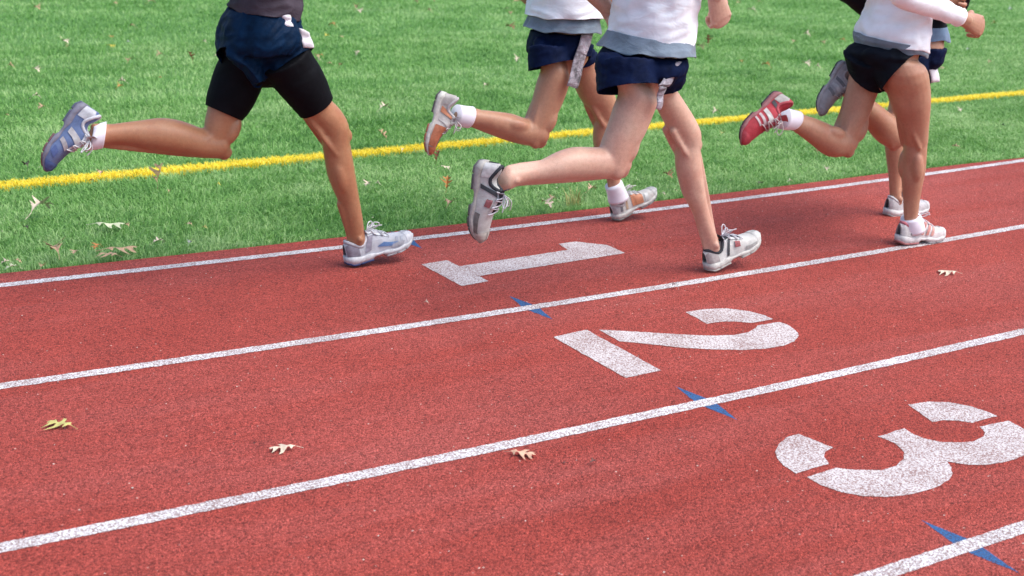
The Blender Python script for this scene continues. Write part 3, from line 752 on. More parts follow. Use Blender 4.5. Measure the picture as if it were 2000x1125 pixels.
def track_mat():
    m, nt, b = new_mat('red_rubber_track')
    v = world_pos(nt)
    vo, vo2 = granules(nt, v)
    big = noise_node(nt, 0.55, 4, 0.6, v)
    mid = noise_node(nt, 6, 4, 0.65, v)
    base = ramp(nt, big.outputs[0], [(0.30, (0.325, 0.046, 0.033)), (0.70, (0.420, 0.072, 0.054))])
    c = mixc(nt, 0.35, base.outputs[0], ramp(nt, mid.outputs[0], [(0.3, (0.74, 0.70, 0.68)), (0.7, (1.15, 1.12, 1.10))]).outputs[0], 'MULTIPLY')
    mp = nt.nodes.new('ShaderNodeMapping'); mp.inputs['Scale'].default_value = (0.35, 2.2, 1)
    nt.links.new(v, mp.inputs['Vector'])
    st = noise_node(nt, 1.3, 6, 0.62, mp.outputs[0], 0.4)
    wr = ramp(nt, st.outputs[0], [(0.44, (0, 0, 0)), (0.66, (0.45, 0.45, 0.45))])
    c = mixc(nt, wr.outputs[0], c, (0.43, 0.112, 0.098))
    sc = noise_node(nt, 3.4, 6, 0.75, v, 1.5)
    scr = ramp(nt, sc.outputs[0], [(0.62, (0, 0, 0)), (0.74, (0.35, 0.35, 0.35))])
    c = mixc(nt, scr.outputs[0], c, (0.20, 0.052, 0.045))
    sep = nt.nodes.new('ShaderNodeSeparateColor')
    nt.links.new(vo.outputs['Color'], sep.inputs[0])
    g = ramp(nt, sep.outputs[0], [(0.0, (0.36, 0.32, 0.31)), (0.28, (0.78, 0.75, 0.74)), (0.70, (1.10, 1.10, 1.10)), (1.0, (1.55, 1.7, 1.7))])
    c = mixc(nt, 1.0, c, g.outputs[0], 'MULTIPLY')
    # dark pores between the grains
    sp = noise_node(nt, 150, 3, 0.7, v)
    pore = ramp(nt, sp.outputs[0], [(0.33, (1, 1, 1)), (0.44, (0, 0, 0))])
    c = mixc(nt, pore.outputs[0], c, (0.075, 0.022, 0.020))
    # few pale grains
    sep2 = nt.nodes.new('ShaderNodeSeparateColor')
    nt.links.new(vo2.outputs['Color'], sep2.inputs[0])
    pg = ramp(nt, sep2.outputs[1], [(0.9925, (0, 0, 0)), (0.996, (1, 1, 1))])
    near = ramp(nt, vo2.outputs['Distance'], [(0.18, (1, 1, 1)), (0.34, (0, 0, 0))])
    mm = nt.nodes.new('ShaderNodeMath'); mm.operation = 'MULTIPLY'
    nt.links.new(pg.outputs[0], mm.inputs[0]); nt.links.new(near.outputs[0], mm.inputs[1])
    c = mixc(nt, mm.outputs[0], c, (0.62, 0.50, 0.42))
    nt.links.new(c, b.inputs['Base Color'])
    b.inputs['Roughness'].default_value = 0.82
    b.inputs['Specular IOR Level'].default_value = 0.25
    h = nt.nodes.new('ShaderNodeMath'); h.operation = 'MULTIPLY_ADD'
    nt.links.new(vo.outputs['Distance'], h.inputs[0]); h.inputs[1].default_value = -1.0
    nt.links.new(sp.outputs[0], h.inputs[2])
    bump(nt, b, h.outputs[0], 0.9, 0.006)
    return m


def paint_mat(name, col, wear=0.5, under=(0.17, 0.10, 0.10)):
    m, nt, b = new_mat(name)
    v = world_pos(nt)
    sp = noise_node(nt, 165, 3, 0.75, v)
    lo = noise_node(nt, 5, 3, 0.6, v)
    add = nt.nodes.new('ShaderNodeMath'); add.operation = 'MULTIPLY_ADD'
    nt.links.new(lo.outputs[0], add.inputs[0]); add.inputs[1].default_value = 0.16
    nt.links.new(sp.outputs[0], add.inputs[2])
    t = 0.40 + 0.12 * wear
    f = ramp(nt, add.outputs[0], [(t, (1, 1, 1)), (t + 0.08, (0, 0, 0))])
    f2 = ramp(nt, lo.outputs[0], [(0.3, vary(col, 0.92)), (0.7, vary(col, 1.04))])
    c = mixc(nt, f.outputs[0], f2.outputs[0], under)
    nt.links.new(c, b.inputs['Base Color'])
    b.inputs['Roughness'].default_value = 0.7
    b.inputs['Specular IOR Level'].default_value = 0.3
    bump(nt, b, sp.outputs[0], 0.6, 0.004)
    return m


def turf_sheet_mat():
    m, nt, b = new_mat('turf_backing')
    v = world_pos(nt)
    n = noise_node(nt, 90, 4, 0.7, v)
    n2 = noise_node(nt, 1.2, 4, 0.6, v)
    c = ramp(nt, n.outputs[0], [(0.3, (0.045, 0.145, 0.028)), (0.7, (0.125, 0.30, 0.065))])
    c2 = mixc(nt, 0.4, c.outputs[0], ramp(nt, n2.outputs[0], [(0.3, (0.6, 0.7, 0.6)), (0.7, (1.2, 1.2, 1.1))]).outputs[0], 'MULTIPLY')
    nt.links.new(c2, b.inputs['Base Color'])
    b.inputs['Roughness'].default_value = 0.9
    bump(nt, b, n.outputs[0], 0.8, 0.02)
    return m


def blade_mat(name, dark, mid, light):
    m, nt, b = new_mat(name)
    at = nt.nodes.new('ShaderNodeAttribute'); at.attribute_name = 'tone'
    c = ramp(nt, at.outputs['Fac'], [(0.05, dark), (0.5, mid), (0.95, light)])
    nt.links.new(c.outputs[0], b.inputs['Base Color'])
    tr = nt.nodes.new('ShaderNodeBsdfTranslucent'); nt.links.new(c.outputs[0], tr.inputs[0])
    mx = nt.nodes.new('ShaderNodeMixShader'); mx.inputs[0].default_value = 0.35
    out = [n_ for n_ in nt.nodes if n_.type == 'OUTPUT_MATERIAL'][0]
    nt.links.new(b.outputs[0], mx.inputs[1]); nt.links.new(tr.outputs[0], mx.inputs[2]); nt.links.new(mx.outputs[0], out.inputs[0])
    b.inputs['Roughness'].default_value = 0.5
    b.inputs['Specular IOR Level'].default_value = 0.4
    return m


def leaf_mat(name, col):
    m, nt, b = new_mat(name)
    tc = nt.nodes.new('ShaderNodeTexCoord')
    n = noise_node(nt, 45, 4, 0.65, tc.outputs['Object'])
    c = ramp(nt, n.outputs[0], [(0.28, vary(col, 0.50)), (0.5, vary(col, 1.0)), (0.75, vary(col, 1.25))])
    nt.links.new(c.outputs[0], b.inputs['Base Color'])
    b.inputs['Roughness'].default_value = 0.65
    bump(nt, b, n.outputs[0], 0.3, 0.002)
    return m


M_TRACK = track_mat()
M_WHITE = paint_mat('white_line_paint', (0.68, 0.68, 0.70), 1.18, (0.24, 0.165, 0.16))
M_NUM = paint_mat('white_number_paint', (0.58, 0.55, 0.56), 1.08, (0.25, 0.15, 0.14))
M_BLUE = paint_mat('blue_mark_paint', (0.022, 0.105, 0.27), 0.9, (0.035, 0.035, 0.08))
M_TURF = turf_sheet_mat()
M_BLADE = blade_mat('green_turf_fibre', (0.060, 0.190, 0.040), (0.180, 0.400, 0.090), (0.40, 0.59, 0.25))
M_YBLADE = blade_mat('yellow_turf_fibre', (0.80, 0.58, 0.02), (0.96, 0.80, 0.045), (0.97, 0.88, 0.18))

# ------------------------------------------------------------------ setting: track, turf, painted marks
LANE = 1.07


def line_y(x, k=0.0):
    """y of a lane line k lanes outside the inner line, all arcs about one centre"""
    Rr = 1.0 / KAPPA
    return Rr - math.sqrt((Rr + k * LANE) ** 2 - x * x)


def edge_y(x):
    return KAPPA * x * x / 2 + float(np.interp(x, [-3, 1, 3.2, 4.1, 4.6, 6], [.165, .152, .132, .10, .06, .05]))


XS = np.concatenate([np.arange(-46, -8, 1.0), np.arange(-8, 16, 0.2), np.arange(16, 46.1, 1.0)])


def strip(name, top, bot, z, mat, parent=None, skirt=0.0, jit=0.0):
    V, F = [], []
    for x in XS:
        j1, j2 = rng.normal(0, jit, 2) if jit else (0, 0)
        V.append((x, top(x) + j1, z)); V.append((x, bot(x) + j2, z))
    n = len(XS)
    for i in range(n - 1):
        F.append((2 * i, 2 * i + 1, 2 * i + 3, 2 * i + 2))
    if skirt:
        o = len(V)
        for x in XS: V.append((x, top(x), z - skirt))
        for i in range(n - 1): F.append((2 * i, 2 * i + 2, o + i + 1, o + i))
    return mk(name, V, F, mat, parent, smooth=False)


turf = mk('turf', [(-400, -400, -0.024), (400, -400, -0.024), (400, 400, -0.024), (-400, 400, -0.024)], [(0, 1, 2, 3)], M_TURF, smooth=False)
tag(turf, 'green artificial turf field beside the red running track', None, kind='structure')
track = strip('running_track', edge_y, lambda x: line_y(x, 8.3), 0.0, M_TRACK, None, 0.03)
tag(track, 'red rubber running track curving gently with white lane lines', None, kind='structure')

def fine_line(k):
    xs = np.concatenate([np.arange(-40, -4, 1.0), np.arange(-4, 8, 0.02), np.arange(8, 40.1, 1.0)])
    V, F = [], []
    w = 0.0255
    for x in xs:
        y = line_y(x, k)
        j = rng.normal(0, 0.0011, 2) if -4 <= x <= 8 else (0, 0)
        V += [(x, y + w + j[0], 0.0016), (x, y - w + j[1], 0.0016)]
    for i in range(len(xs) - 1):
        F.append((2 * i, 2 * i + 1, 2 * i + 3, 2 * i + 2))
    return mk('lane_line', V, F, M_WHITE, track, smooth=False)


for k in range(0, 9):
    o = fine_line(k)
    if k < 4:
        o['label'] = ['inner white lane line beside the green turf', 'white lane line between lane one and lane two',
                      'white lane line between lane two and lane three', 'white lane line along the outside of lane three'][k]

def flat_poly(name, polys, z, mat, parent):
    bm = bmesh.new()
    for poly in polys:
        pts = []
        for i, a in enumerate(poly):
            b_ = poly[(i + 1) % len(poly)]
            L = math.hypot(b_[0] - a[0], b_[1] - a[1])
            m_ = max(1, int(L / 0.02))
            for q in range(m_):
                t = q / m_
                pts.append((a[0] + (b_[0] - a[0]) * t + random.gauss(0, 0.0010), a[1] + (b_[1] - a[1]) * t + random.gauss(0, 0.0010), z))
        f = bm.faces.new([bm.verts.new(p_) for p_ in pts])
        if f.normal.z < 0: f.normal_flip()
    bm.normal_update()
    for f in bm.faces:
        if f.normal.z < 0: f.normal_flip()
    bmesh.ops.triangulate(bm, faces=bm.faces)
    me = bpy.data.meshes.new(name); bm.to_mesh(me); bm.free()
    me.materials.append(mat)
    o = bpy.data.objects.new(name, me); COL.objects.link(o)
    o.parent = parent
    BASES[o.name] = np.zeros(3)
    return o


for dgt, word in (('1', 'one'), ('2', 'two'), ('3', 'three')):
    e = bpy.data.objects.new('lane_number', None); COL.objects.link(e)
    e.parent = track
    e['label'] = 'white stencilled number %s painted in lane %s' % (dgt, word)
    for poly in NUM[dgt]:
        flat_poly('stencil_piece', [poly], 0.0016, M_NUM, e)
for k in range(4):
    yc = line_y(0, k)
    a, w = 0.160, 0.032
    o = flat_poly('exchange_mark', [[(0, yc + a), (-w, yc), (0, yc - a), (w, yc)]], 0.0008, M_BLUE, track)
    o['label'] = 'blue diamond mark under the %s white line' % ['innermost', 'second', 'third', 'nearest'][k]

# ------------------------------------------------------------------ turf fibres
def turf_patch(n_scale=1.0):
    P = []
    for (y0, y1, dens) in ((-0.05, 2.0, 9500), (2.0, 4.0, 5200), (4.0, 7.0, 2500), (7.0, 13.5, 1150)):
        xa = -1.84 + .208 * y0 - 1.6; xb = 4.33 + 1.278 * y1 + 1.6
        n = int((xb - xa) * (y1 - y0) * dens * n_scale)
        x = rng.uniform(xa, xb, n); y = rng.uniform(y0, y1, n)
        keep = (x > -1.84 + .208 * y - 1.6) & (x < 4.33 + 1.278 * y + 1.6)
        P.append(np.stack([x[keep], y[keep]], 1))
    P = np.concatenate(P)
    e = KAPPA * P[:, 0] ** 2 / 2 + np.interp(P[:, 0], [-3, 1, 3.2, 4.1, 4.6, 6], [.165, .152, .132, .10, .06, .05])
    return P[P[:, 1] > e + 0.016 + 0.012 * noise3(np.stack([P[:, 0] * 9, P[:, 1] * 9, 0 * P[:, 0]], 1), 4)]


def make_blades(P, hmin, hmax, tone, lean, name, mat):
    n = len(P)
    dist = np.hypot(P[:, 0] - CAM['loc'][0], P[:, 1] - CAM['loc'][1])
    ang = rng.uniform(0, 2 * math.pi, n)
    flow = noise3(np.stack([P[:, 0] * 1.1, P[:, 1] * 1.6, np.zeros(n)], 1), 11) * 2.2 + 0.4
    use = rng.random(n) < 0.3
    ang = np.where(use, flow + rng.normal(0, 0.8, n), ang)
    h = rng.uniform(hmin, hmax, n)
    ln = h * np.abs(rng.normal(lean, 0.5, n))
    w = rng.uniform(0.0013, 0.0024, n) * (1 + 0.12 * np.maximum(dist - 6, 0))
    d = np.stack([np.cos(ang), np.sin(ang), np.zeros(n)], 1)
    side = np.stack([-np.sin(ang), np.cos(ang), np.zeros(n)], 1)
    tw = rng.uniform(-0.9, 0.9, n)[:, None]
    side = nrm_rows(side * np.cos(tw) + d * np.sin(tw))
    b = np.concatenate([P, np.full((n, 1), -0.022)], 1)
    midp = b + d * (ln * 0.35)[:, None]; midp[:, 2] += h * 0.80
    tip = b + d * ln[:, None]; tip[:, 2] += h
    ww = w[:, None] * side
    V = np.stack([b - ww, b + ww, midp + ww * 0.85, midp - ww * 0.85, tip], 1).reshape(-1, 3)
    i0 = np.arange(n) * 5
    quads = np.stack([i0, i0 + 1, i0 + 2, i0 + 3], 1)
    tris = np.stack([i0 + 3, i0 + 2, i0 + 4], 1)
    me = bpy.data.meshes.new(name)
    me.vertices.add(n * 5); me.vertices.foreach_set('co', V.ravel())
    me.loops.add(n * 7)
    lp = np.concatenate([quads, tris], 1)
    me.loops.foreach_set('vertex_index', lp.ravel().astype(np.int32))
    me.polygons.add(n * 2)
    st = (np.arange(n) * 7)[:, None] + np.array([0, 4])[None]
    me.polygons.foreach_set('loop_start', st.ravel().astype(np.int32))
    me.update(calc_edges=True)
    at = me.attributes.new('tone', 'FLOAT', 'POINT')
    at.data.foreach_set('value', np.repeat(tone, 5).astype(np.float32))
    me.materials.append(mat)
    o = bpy.data.objects.new(name, me); COL.objects.link(o)
    return o


def nrm_rows(a):
    return a / np.linalg.norm(a, axis=1, keepdims=True)


P = turf_patch()
ydist = P[:, 1] - (YELLOW[0] * P[:, 0] + YELLOW[1])
Z0 = np.zeros(len(P))
isy = np.abs(ydist + 0.012 * noise3(np.stack([P[:, 0] * 30, P[:, 1] * 30, Z0], 1), 3)) < 0.066
tone = 0.56 + rng.normal(0, 0.135, len(P))
tone += 0.20 * noise3(np.stack([P[:, 0] * 1.3, P[:, 1] * 2.6, Z0], 1), 21) + 0.17 * noise3(np.stack([P[:, 0] * 5, P[:, 1] * 11, Z0], 1), 22) + 0.14 * noise3(np.stack([P[:, 0] * 17, P[:, 1] * 30, Z0], 1), 23)
tone = np.clip(tone, 0, 1)
make_ = make_blades(P[~isy], 0.020, 0.036, tone[~isy], 1.15, 'grass', M_BLADE)
tag(make_, 'short green plastic grass fibres covering the whole field', 'grass', kind='stuff')
nY = int(0.124 * 17 * 22000)
xY = rng.uniform(-4.0, 12.5, nY)
PY = np.stack([xY, YELLOW[0] * xY + YELLOW[1] + rng.uniform(-0.059, 0.059, nY) + 0.006 * noise3(np.stack([xY * 25, xY * 0, xY * 0], 1), 5)], 1)
yl = make_blades(PY, 0.028, 0.043, np.clip(0.55 + rng.normal(0, 0.2, nY), 0, 1), 0.6, 'sideline', M_YBLADE)
tag(yl, 'yellow line of turf fibres running along the green field', 'field line', kind='stuff')

# ------------------------------------------------------------------ shoes
def prof(pts):
    s = np.array([a for a, _ in pts]); v = np.array([b for _, b in pts])
    return lambda x: np.interp(x, s, v)


SW = prof([(0, .012), (.02, .022), (.06, .030), (.15, .034), (.3, .035), (.45, .040), (.6, .047), (.72, .050), (.82, .047), (.9, .039), (.96, .026), (1, .008)])
SH = prof([(0, .050), (.05, .062), (.12, .060), (.2, .046), (.27, .050), (.34, .074), (.42, .078), (.5, .069), (.6, .054), (.7, .045), (.8, .038), (.9, .030), (.96, .021), (1, .008)])
Z1 = prof([(0, .036), (.1, .032), (.3, .027), (.5, .023), (.7, .021), (.85, .023), (.95, .032), (1, .038)])
SPR = prof([(0, .010), (.06, .001), (.1, 0), (.34, 0), (.37, .009), (.50, .009), (.53, 0), (.75, .0), (.85, .006), (.95, .018), (1, .027)])


def upper(s, ph, L=0.295, off=0.0):
    s = np.asarray(s, float); ph = np.asarray(ph, float)
    def pnt(s, ph):
        cs, sn = np.cos(ph), np.sin(ph)
        y = SW(s) * np.sign(cs) * np.abs(cs) ** 0.75 * (1 - 0.22 * np.abs(sn) * (s < 0.45))
        z = Z1(s) + SH(s) * np.abs(sn) ** 0.8
        return np.stack([s * L, y, z], -1)
    p0 = pnt(s, ph)
    if off:
        a = pnt(np.clip(s + .01, 0, 1), ph) - pnt(np.clip(s - .01, 0, 1), ph)
        b = pnt(s, ph + .05) - pnt(s, ph - .05)
        n = np.cross(a, b)
        n /= np.linalg.norm(n, axis=-1, keepdims=True) + 1e-9
        ctr = np.stack([s * L, 0 * s, Z1(s)], -1)
        n = np.where(np.sum(n * (p0 - ctr), -1, keepdims=True) < 0, -n, n)
        p0 = p0 + n * off
    return p0


def grid_faces(nu, nv, o=0):
    return [(o + i * nv + j, o + i * nv + j + 1, o + (i + 1) * nv + j + 1, o + (i + 1) * nv + j) for i in range(nu - 1) for j in range(nv - 1)]


def shoe(parent, h, t, up, st, side=1):
    """running shoe as a part of a person: h, t heel and toe of the sole, up towards the ankle"""
    h, t, up = map(np.array, (h, t, up))
    L = float(np.clip(np.linalg.norm(t - h), 0.275, st.get('maxlen', 0.315))); mid = (h + t) / 2
    x = nrm(t - h); h = mid - x * L / 2
    if st.get('pin'): h = np.array(st['pin_at']) if 'pin_at' in st else h
    z = up - mid; z = nrm(z - x * z.dot(x)); y = np.cross(z, x)
    A = np.stack([x, y, z])
    k = L / 0.295
    W = lambda p: h + (np.asarray(p) * [k, k, k * 1.05]) @ A
    nu, nv = 30, 19
    s = np.linspace(0, 1, nu) ** 1.0
    ph = np.linspace(0, math.pi, nv)
    S, PH = np.meshgrid(s, ph, indexing='ij')
    G = upper(S, PH).reshape(-1, 3)
    F = grid_faces(nu, nv)
    root = mk('shoe', W(G), F, shoe_mat(st['upper'], True, 0.7), parent)
    if st.get('label'): root['label'] = st['label']
    # midsole and outsole
    def slab(lo, hi, grow, s0=0.0, s1=1.0, n=34):
        loops = []
        for q in np.linspace(s0, s1, n):
            w = SW(q) + grow; a, b = lo(q), hi(q)
            xq = q * 0.295 + (0.003 if q >= 1 else -0.003 if q <= 0 else 0)
            loops.append(np.array([(xq, -w * .92, a), (xq, -w * .3, a), (xq, w * .3, a), (xq, w * .92, a), (xq, w * 1.02, a * .6 + b * .4), (xq, w, b), (xq, -w, b), (xq, -w * 1.02, a * .6 + b * .4)]))
        return loft(loops)
    v, f = slab(lambda q: SPR(q) + .006, lambda q: Z1(q) + .003 + .002 * math.sin(q * 26), .0035)
    mk('midsole', W(v), f, shoe_mat(st['midsole'], False, 0.6), root)
    blocks = [slab(lambda q: SPR(q), lambda q: SPR(q) + .0075, .0025, a, b, 8) for a, b in ((0.0, .14), (.155, .34), (.53, .66), (.675, .80), (.815, .97))]
    for i, (v, f) in enumerate(blocks):
        mk('tread_block', W(v), f, shoe_mat(st['outsole'] if i < 2 else st.get('toesole', st['outsole']), False, 0.6), root)
    # overlays
    def patch(name, s0, s1, p0, p1, col, skew=0.0, off=.0018, both=True):
        parts = []
        for mir in ((0, 1) if both else (0,)):
            nu_, nv_ = 10, 7
            a = np.linspace(0, 1, nu_)[:, None] * np.ones((1, nv_)); b = np.ones((nu_, 1)) * np.linspace(0, 1, nv_)[None]
            pp = np.radians(p0 + (p1 - p0) * b); ss = np.clip(s0 + (s1 - s0) * a + skew * b, 0, 1)
            if mir: pp = math.pi - pp
            mk(name, W(upper(ss, pp, off=off).reshape(-1, 3)), grid_faces(nu_, nv_), shoe_mat(col, False, 0.5), root)
    patch('heel_counter', 0.01, 0.17, 3, 52, st['heel'])
    patch('toe_cap', 0.86, 0.985, 6, 88, st['toe'])
    for (s0, s1, p0, p1, skew, col) in st['stripes']:
        patch('side_stripe', s0, s1, p0, p1, col, skew, .0028)
    patch('eyestay', 0.33, 0.60, 60, 76, st['eyestay'], 0.02, .0025)
    # padded collar
    tt = np.linspace(0, 2 * math.pi, 25)
    pts = upper(.185 + .150 * np.cos(tt), math.pi / 2 + .80 * np.sin(tt), off=.001)
    v, f = loft(pipe(pts, 0.0065, 8, 1, False), False)
    mk('collar', W(v), f, shoe_mat(st['collar'], True, 0.8), root)
    # tongue and laces
    tg = [upper(q, math.pi / 2, off=.004) for q in (.62, .5, .42, .35)]
    tg.append(tg[-1] + np.array([-.012, 0, .014])); tg.append(tg[-1] + np.array([-.004, 0, .010]))
    loops = []
    for q, c in enumerate(tg):
        w = .012 + .003 * q
        loops.append(np.array([c + (0, -w, -.003), c + (0, -w * .5, 0), c + (0, 0, .001), c + (0, w * .5, 0), c + (0, w, -.003), c + (0, w * .5, -.006), c + (0, -w * .5, -.006)]))
    v, f = loft(loops); mk('tongue', W(v), f, shoe_mat(st['collar'], True, 0.8), root)
    parts = []
    for i, q in enumerate(np.linspace(.36, .60, 6)):
        sg = 1 if i % 2 else -1
        pp = [upper(q + sg * .018 * c, math.pi / 2 + c * .55, off=.0065) for c in (-1, -.4, .4, 1)]
        parts.append(loft(pipe(pp, .0024, 6, 3)))
    v, f = join(parts)
    tag(mk('laces', W(v), f, shoe_mat(st['lace'], True, 0.8), root), kind='stuff')
    k0 = upper(.37, math.pi / 2, off=.009)
    rl = np.random.default_rng(int(st.get('seed', 1)))
    for sg, lx, lz in ((1, .052, .030), (-1, .040, .036), (1, .060, .010), (-1, .062, .022)):
        lx *= rl.uniform(.7, 1.15); lz *= rl.uniform(.55, .95)
        if abs(lx) > .055:
            pp = [k0, k0 + (lx * .4, sg * .012, lz * .9), k0 + (lx, sg * .020, lz * .7)]
        else:
            pp = [k0, k0 + (lx * .5, sg * .018, lz), k0 + (lx, sg * .030, lz * .9), k0 + (lx * .9, sg * .018, lz * .35), k0 + (.004, sg * .003, 0)]
        v, f = loft(pipe(pp, .0020, 6, 4))
        mk('lace_end' if abs(lx) > .055 else 'lace_loop', W(v), f, shoe_mat(st['lace'], True, 0.8), root)
    return root


# ------------------------------------------------------------------ people
def generic_torso(H, lean):
    """loops of the bare trunk from crotch to neck"""
    out = []
    for dz, hx, hy in ((-.13, .075, .105), (-.07, .105, .150), (0, .115, .160), (.08, .100, .140), (.17, .092, .132), (.28, .105, .150),
                       (.38, .115, .168), (.46, .108, .172), (.52, .085, .150), (.555, .060, .095)):
        c = H + np.array([lean * max(dz, 0), 0, dz])
        ph = np.linspace(0, 2 * math.pi, 36, endpoint=False)
        out.append(np.stack([c[0] + hx * np.cos(ph), c[1] + hy * np.sin(ph), np.full(36, c[2])], 1))
    return out


def hand(wrist, f, palm_n, rad=1.0, curl=1.0):
    """half closed hand: five separate fingers; f forearm direction, palm_n out of the palm"""
    f = nrm(f); n = nrm(np.array(palm_n) - f * np.dot(palm_n, f)); s = np.cross(f, n)     # s towards the thumb
    k = rad
    parts = []
    # forearm stub and palm
    loops = []
    for d, wa, wb in ((-.10, .034, .030), (-.05, .030, .025), (-.015, .028, .021), (.02, .034, .019), (.05, .040, .018), (.075, .042, .017), (.09, .039, .013)):
        ph = np.linspace(0, 2 * math.pi, 18, endpoint=False)
        c = wrist + f * d * k
        loops.append(c + np.cos(ph)[:, None] * s * wa * k + np.sin(ph)[:, None] * n * wb * k)
    parts.append(loft(round_caps(loops)))
    for i, (o, ln) in enumerate(((.031, .94), (.0105, 1.05), (-.0105, 1.0), (-.031, .80))):
        a0 = wrist + (f * .080 + s * o - n * .004) * k
        a = 0.0
        p_ = [a0]
        for j, (seg, bend) in enumerate(((.042, .75), (.027, 1.25), (.021, .9))):
            a += bend * curl * (1 + .08 * i)
            p_.append(p_[-1] + (f * math.cos(a) + n * math.sin(a)) * seg * ln * k)
        parts.append(loft(pipe(p_, [.0098 * k, .0092 * k, .0085 * k, .0076 * k], 10, 3)))
    tb = wrist + (f * .022 + s * .024 + n * .010) * k
    p_ = [tb, tb + (f * .030 + s * .020 + n * .014) * k, tb + (f * .060 + s * .012 + n * .026) * k, tb + (f * .078 - s * .006 + n * .034) * k]
    parts.append(loft(pipe(p_, [.014 * k, .0115 * k, .0100 * k, .0085 * k], 10, 3)))
    return parts


def arm_rings(S, E, Wr):
    """tapered upper arm and forearm"""
    a = pipe([S, S * .55 + E * .45, E], [.052, .046, .038], 16, 4)
    b = pipe([E, E * .62 + Wr * .38, Wr], [.038, .041, .028], 16, 4)
    return a, b


def fold_field(c, base, kind):
    q = c - base
    if kind == 'shorts':
        a = np.stack([q[:, 0] * 26, q[:, 1] * 26, q[:, 2] * 7], 1)
        b_ = np.stack([(q[:, 0] + q[:, 2]) * 18, q[:, 1] * 14, (q[:, 2] - q[:, 0]) * 40], 1)
        return 0.6 * noise3(a, 31) + 0.5 * (1 - 2 * np.abs(noise3(b_, 32)))
    a = np.stack([q[:, 0] * 11 + q[:, 2] * 9, q[:, 1] * 11, q[:, 2] * 24 - q[:, 0] * 10], 1)
    b_ = np.stack([q[:, 0] * 26, q[:, 1] * 26, q[:, 2] * 5], 1)
    c_ = np.stack([q[:, 0] * 40 + q[:, 2] * 30, q[:, 1] * 30, q[:, 2] * 60 - q[:, 0] * 30], 1)
    return 0.5 * (1 - 2 * np.abs(noise3(a, 33)) ** .7) + 0.4 * noise3(b_, 34) + 0.08 * (1 - 2 * np.abs(noise3(c_, 35)))


def seg_d(p_, line):
    out = []
    for a, b_ in zip(line[:-1], line[1:]):
        t = np.clip(np.dot(p_ - a, b_ - a) / (np.dot(b_ - a, b_ - a) + 1e-9), 0, 1)
        out.append(np.linalg.norm(p_ - a - t * (b_ - a)))
    return out


def keep_largest(bm):
    seen, best = set(), []
    for f in bm.faces:
        if f in seen: continue
        st, comp = [f], []
        seen.add(f)
        while st:
            g = st.pop(); comp.append(g)
            for e in g.edges:
                for h_ in e.link_faces:
                    if h_ not in seen: seen.add(h_); st.append(h_)
        if len(comp) > len(best): best = comp
    bs = set(best)
    bmesh.ops.delete(bm, geom=[f for f in bm.faces if f not in bs], context='FACES')


def garment(name, mat, parent, tubes, planes, voxel=0.007, fold=0.004, kind='shorts', smooth=5, label=None, thick=0.002):
    """fused cloth shell cut open along the hem planes; planes: (point, normal, axis point, radius)"""
    me = fuse([t if isinstance(t, tuple) else loft(t) for t in tubes], voxel, smooth)
    bm = bmesh.new(); bm.from_mesh(me)
    for (pt_, nn, owner, rad) in planes:
        pt_ = np.array(pt_); nn = np.array(nn)
        fs = []
        for f in bm.faces:
            c = np.array(f.calc_center_median())
            d = (c - pt_).dot(nn)
            if d > -0.035 and np.linalg.norm(c - pt_) < rad:
                if owner is not None:
                    if min(seg_d(c, owner[1])) < min(seg_d(c, owner[0])): continue
                fs.append(f)
        geom = set(fs)
        for f in fs:
            geom.update(f.verts); geom.update(f.edges)
        bmesh.ops.bisect_plane(bm, geom=list(geom), plane_co=pt_.tolist(), plane_no=nn.tolist(), clear_outer=True)
    keep_largest(bm)
    bm.to_mesh(me); bm.free(); me.update()
    c, n = mesh_arrays(me)
    c = c + n * (fold * fold_field(c, base_of(parent), kind))[:, None]
    me.vertices.foreach_set('co', c.ravel()); me.update()
    o = add_mesh(name, me, mat, parent)
    if thick:
        sm = o.modifiers.new('thickness', 'SOLIDIFY'); sm.thickness = thick; sm.offset = -1
    if label: o['label'] = label
    return o


def open_tube(name, loops, mat, parent, fold=0.005, kind='shirt', label=None, hem_wave=0.0):
    V, F = loft(loops, False)
    me = fix_normals(V, F)
    c, n = mesh_arrays(me)
    c = c + n * (fold * fold_field(c, base_of(parent), kind))[:, None]
    if hem_wave:
        w = np.exp(-np.arange(len(loops)) / 3.0)
        w = np.repeat(w, len(loops[0]))
        q = c - base_of(parent)
        c[:, 2] += hem_wave * w * noise3(np.stack([q[:, 0] * 12, q[:, 1] * 12, 0 * q[:, 0]], 1), 41)
        c += n * (w * hem_wave * 0.9 * noise3(np.stack([q[:, 0] * 22, q[:, 1] * 22, 0 * q[:, 0]], 1), 42))[:, None]
    me.vertices.foreach_set('co', c.ravel()); me.update()
    o = add_mesh(name, me, mat, parent)
    sm = o.modifiers.new('thickness', 'SOLIDIFY'); sm.thickness = .0022; sm.offset = -1
    if label: o['label'] = label
    return o


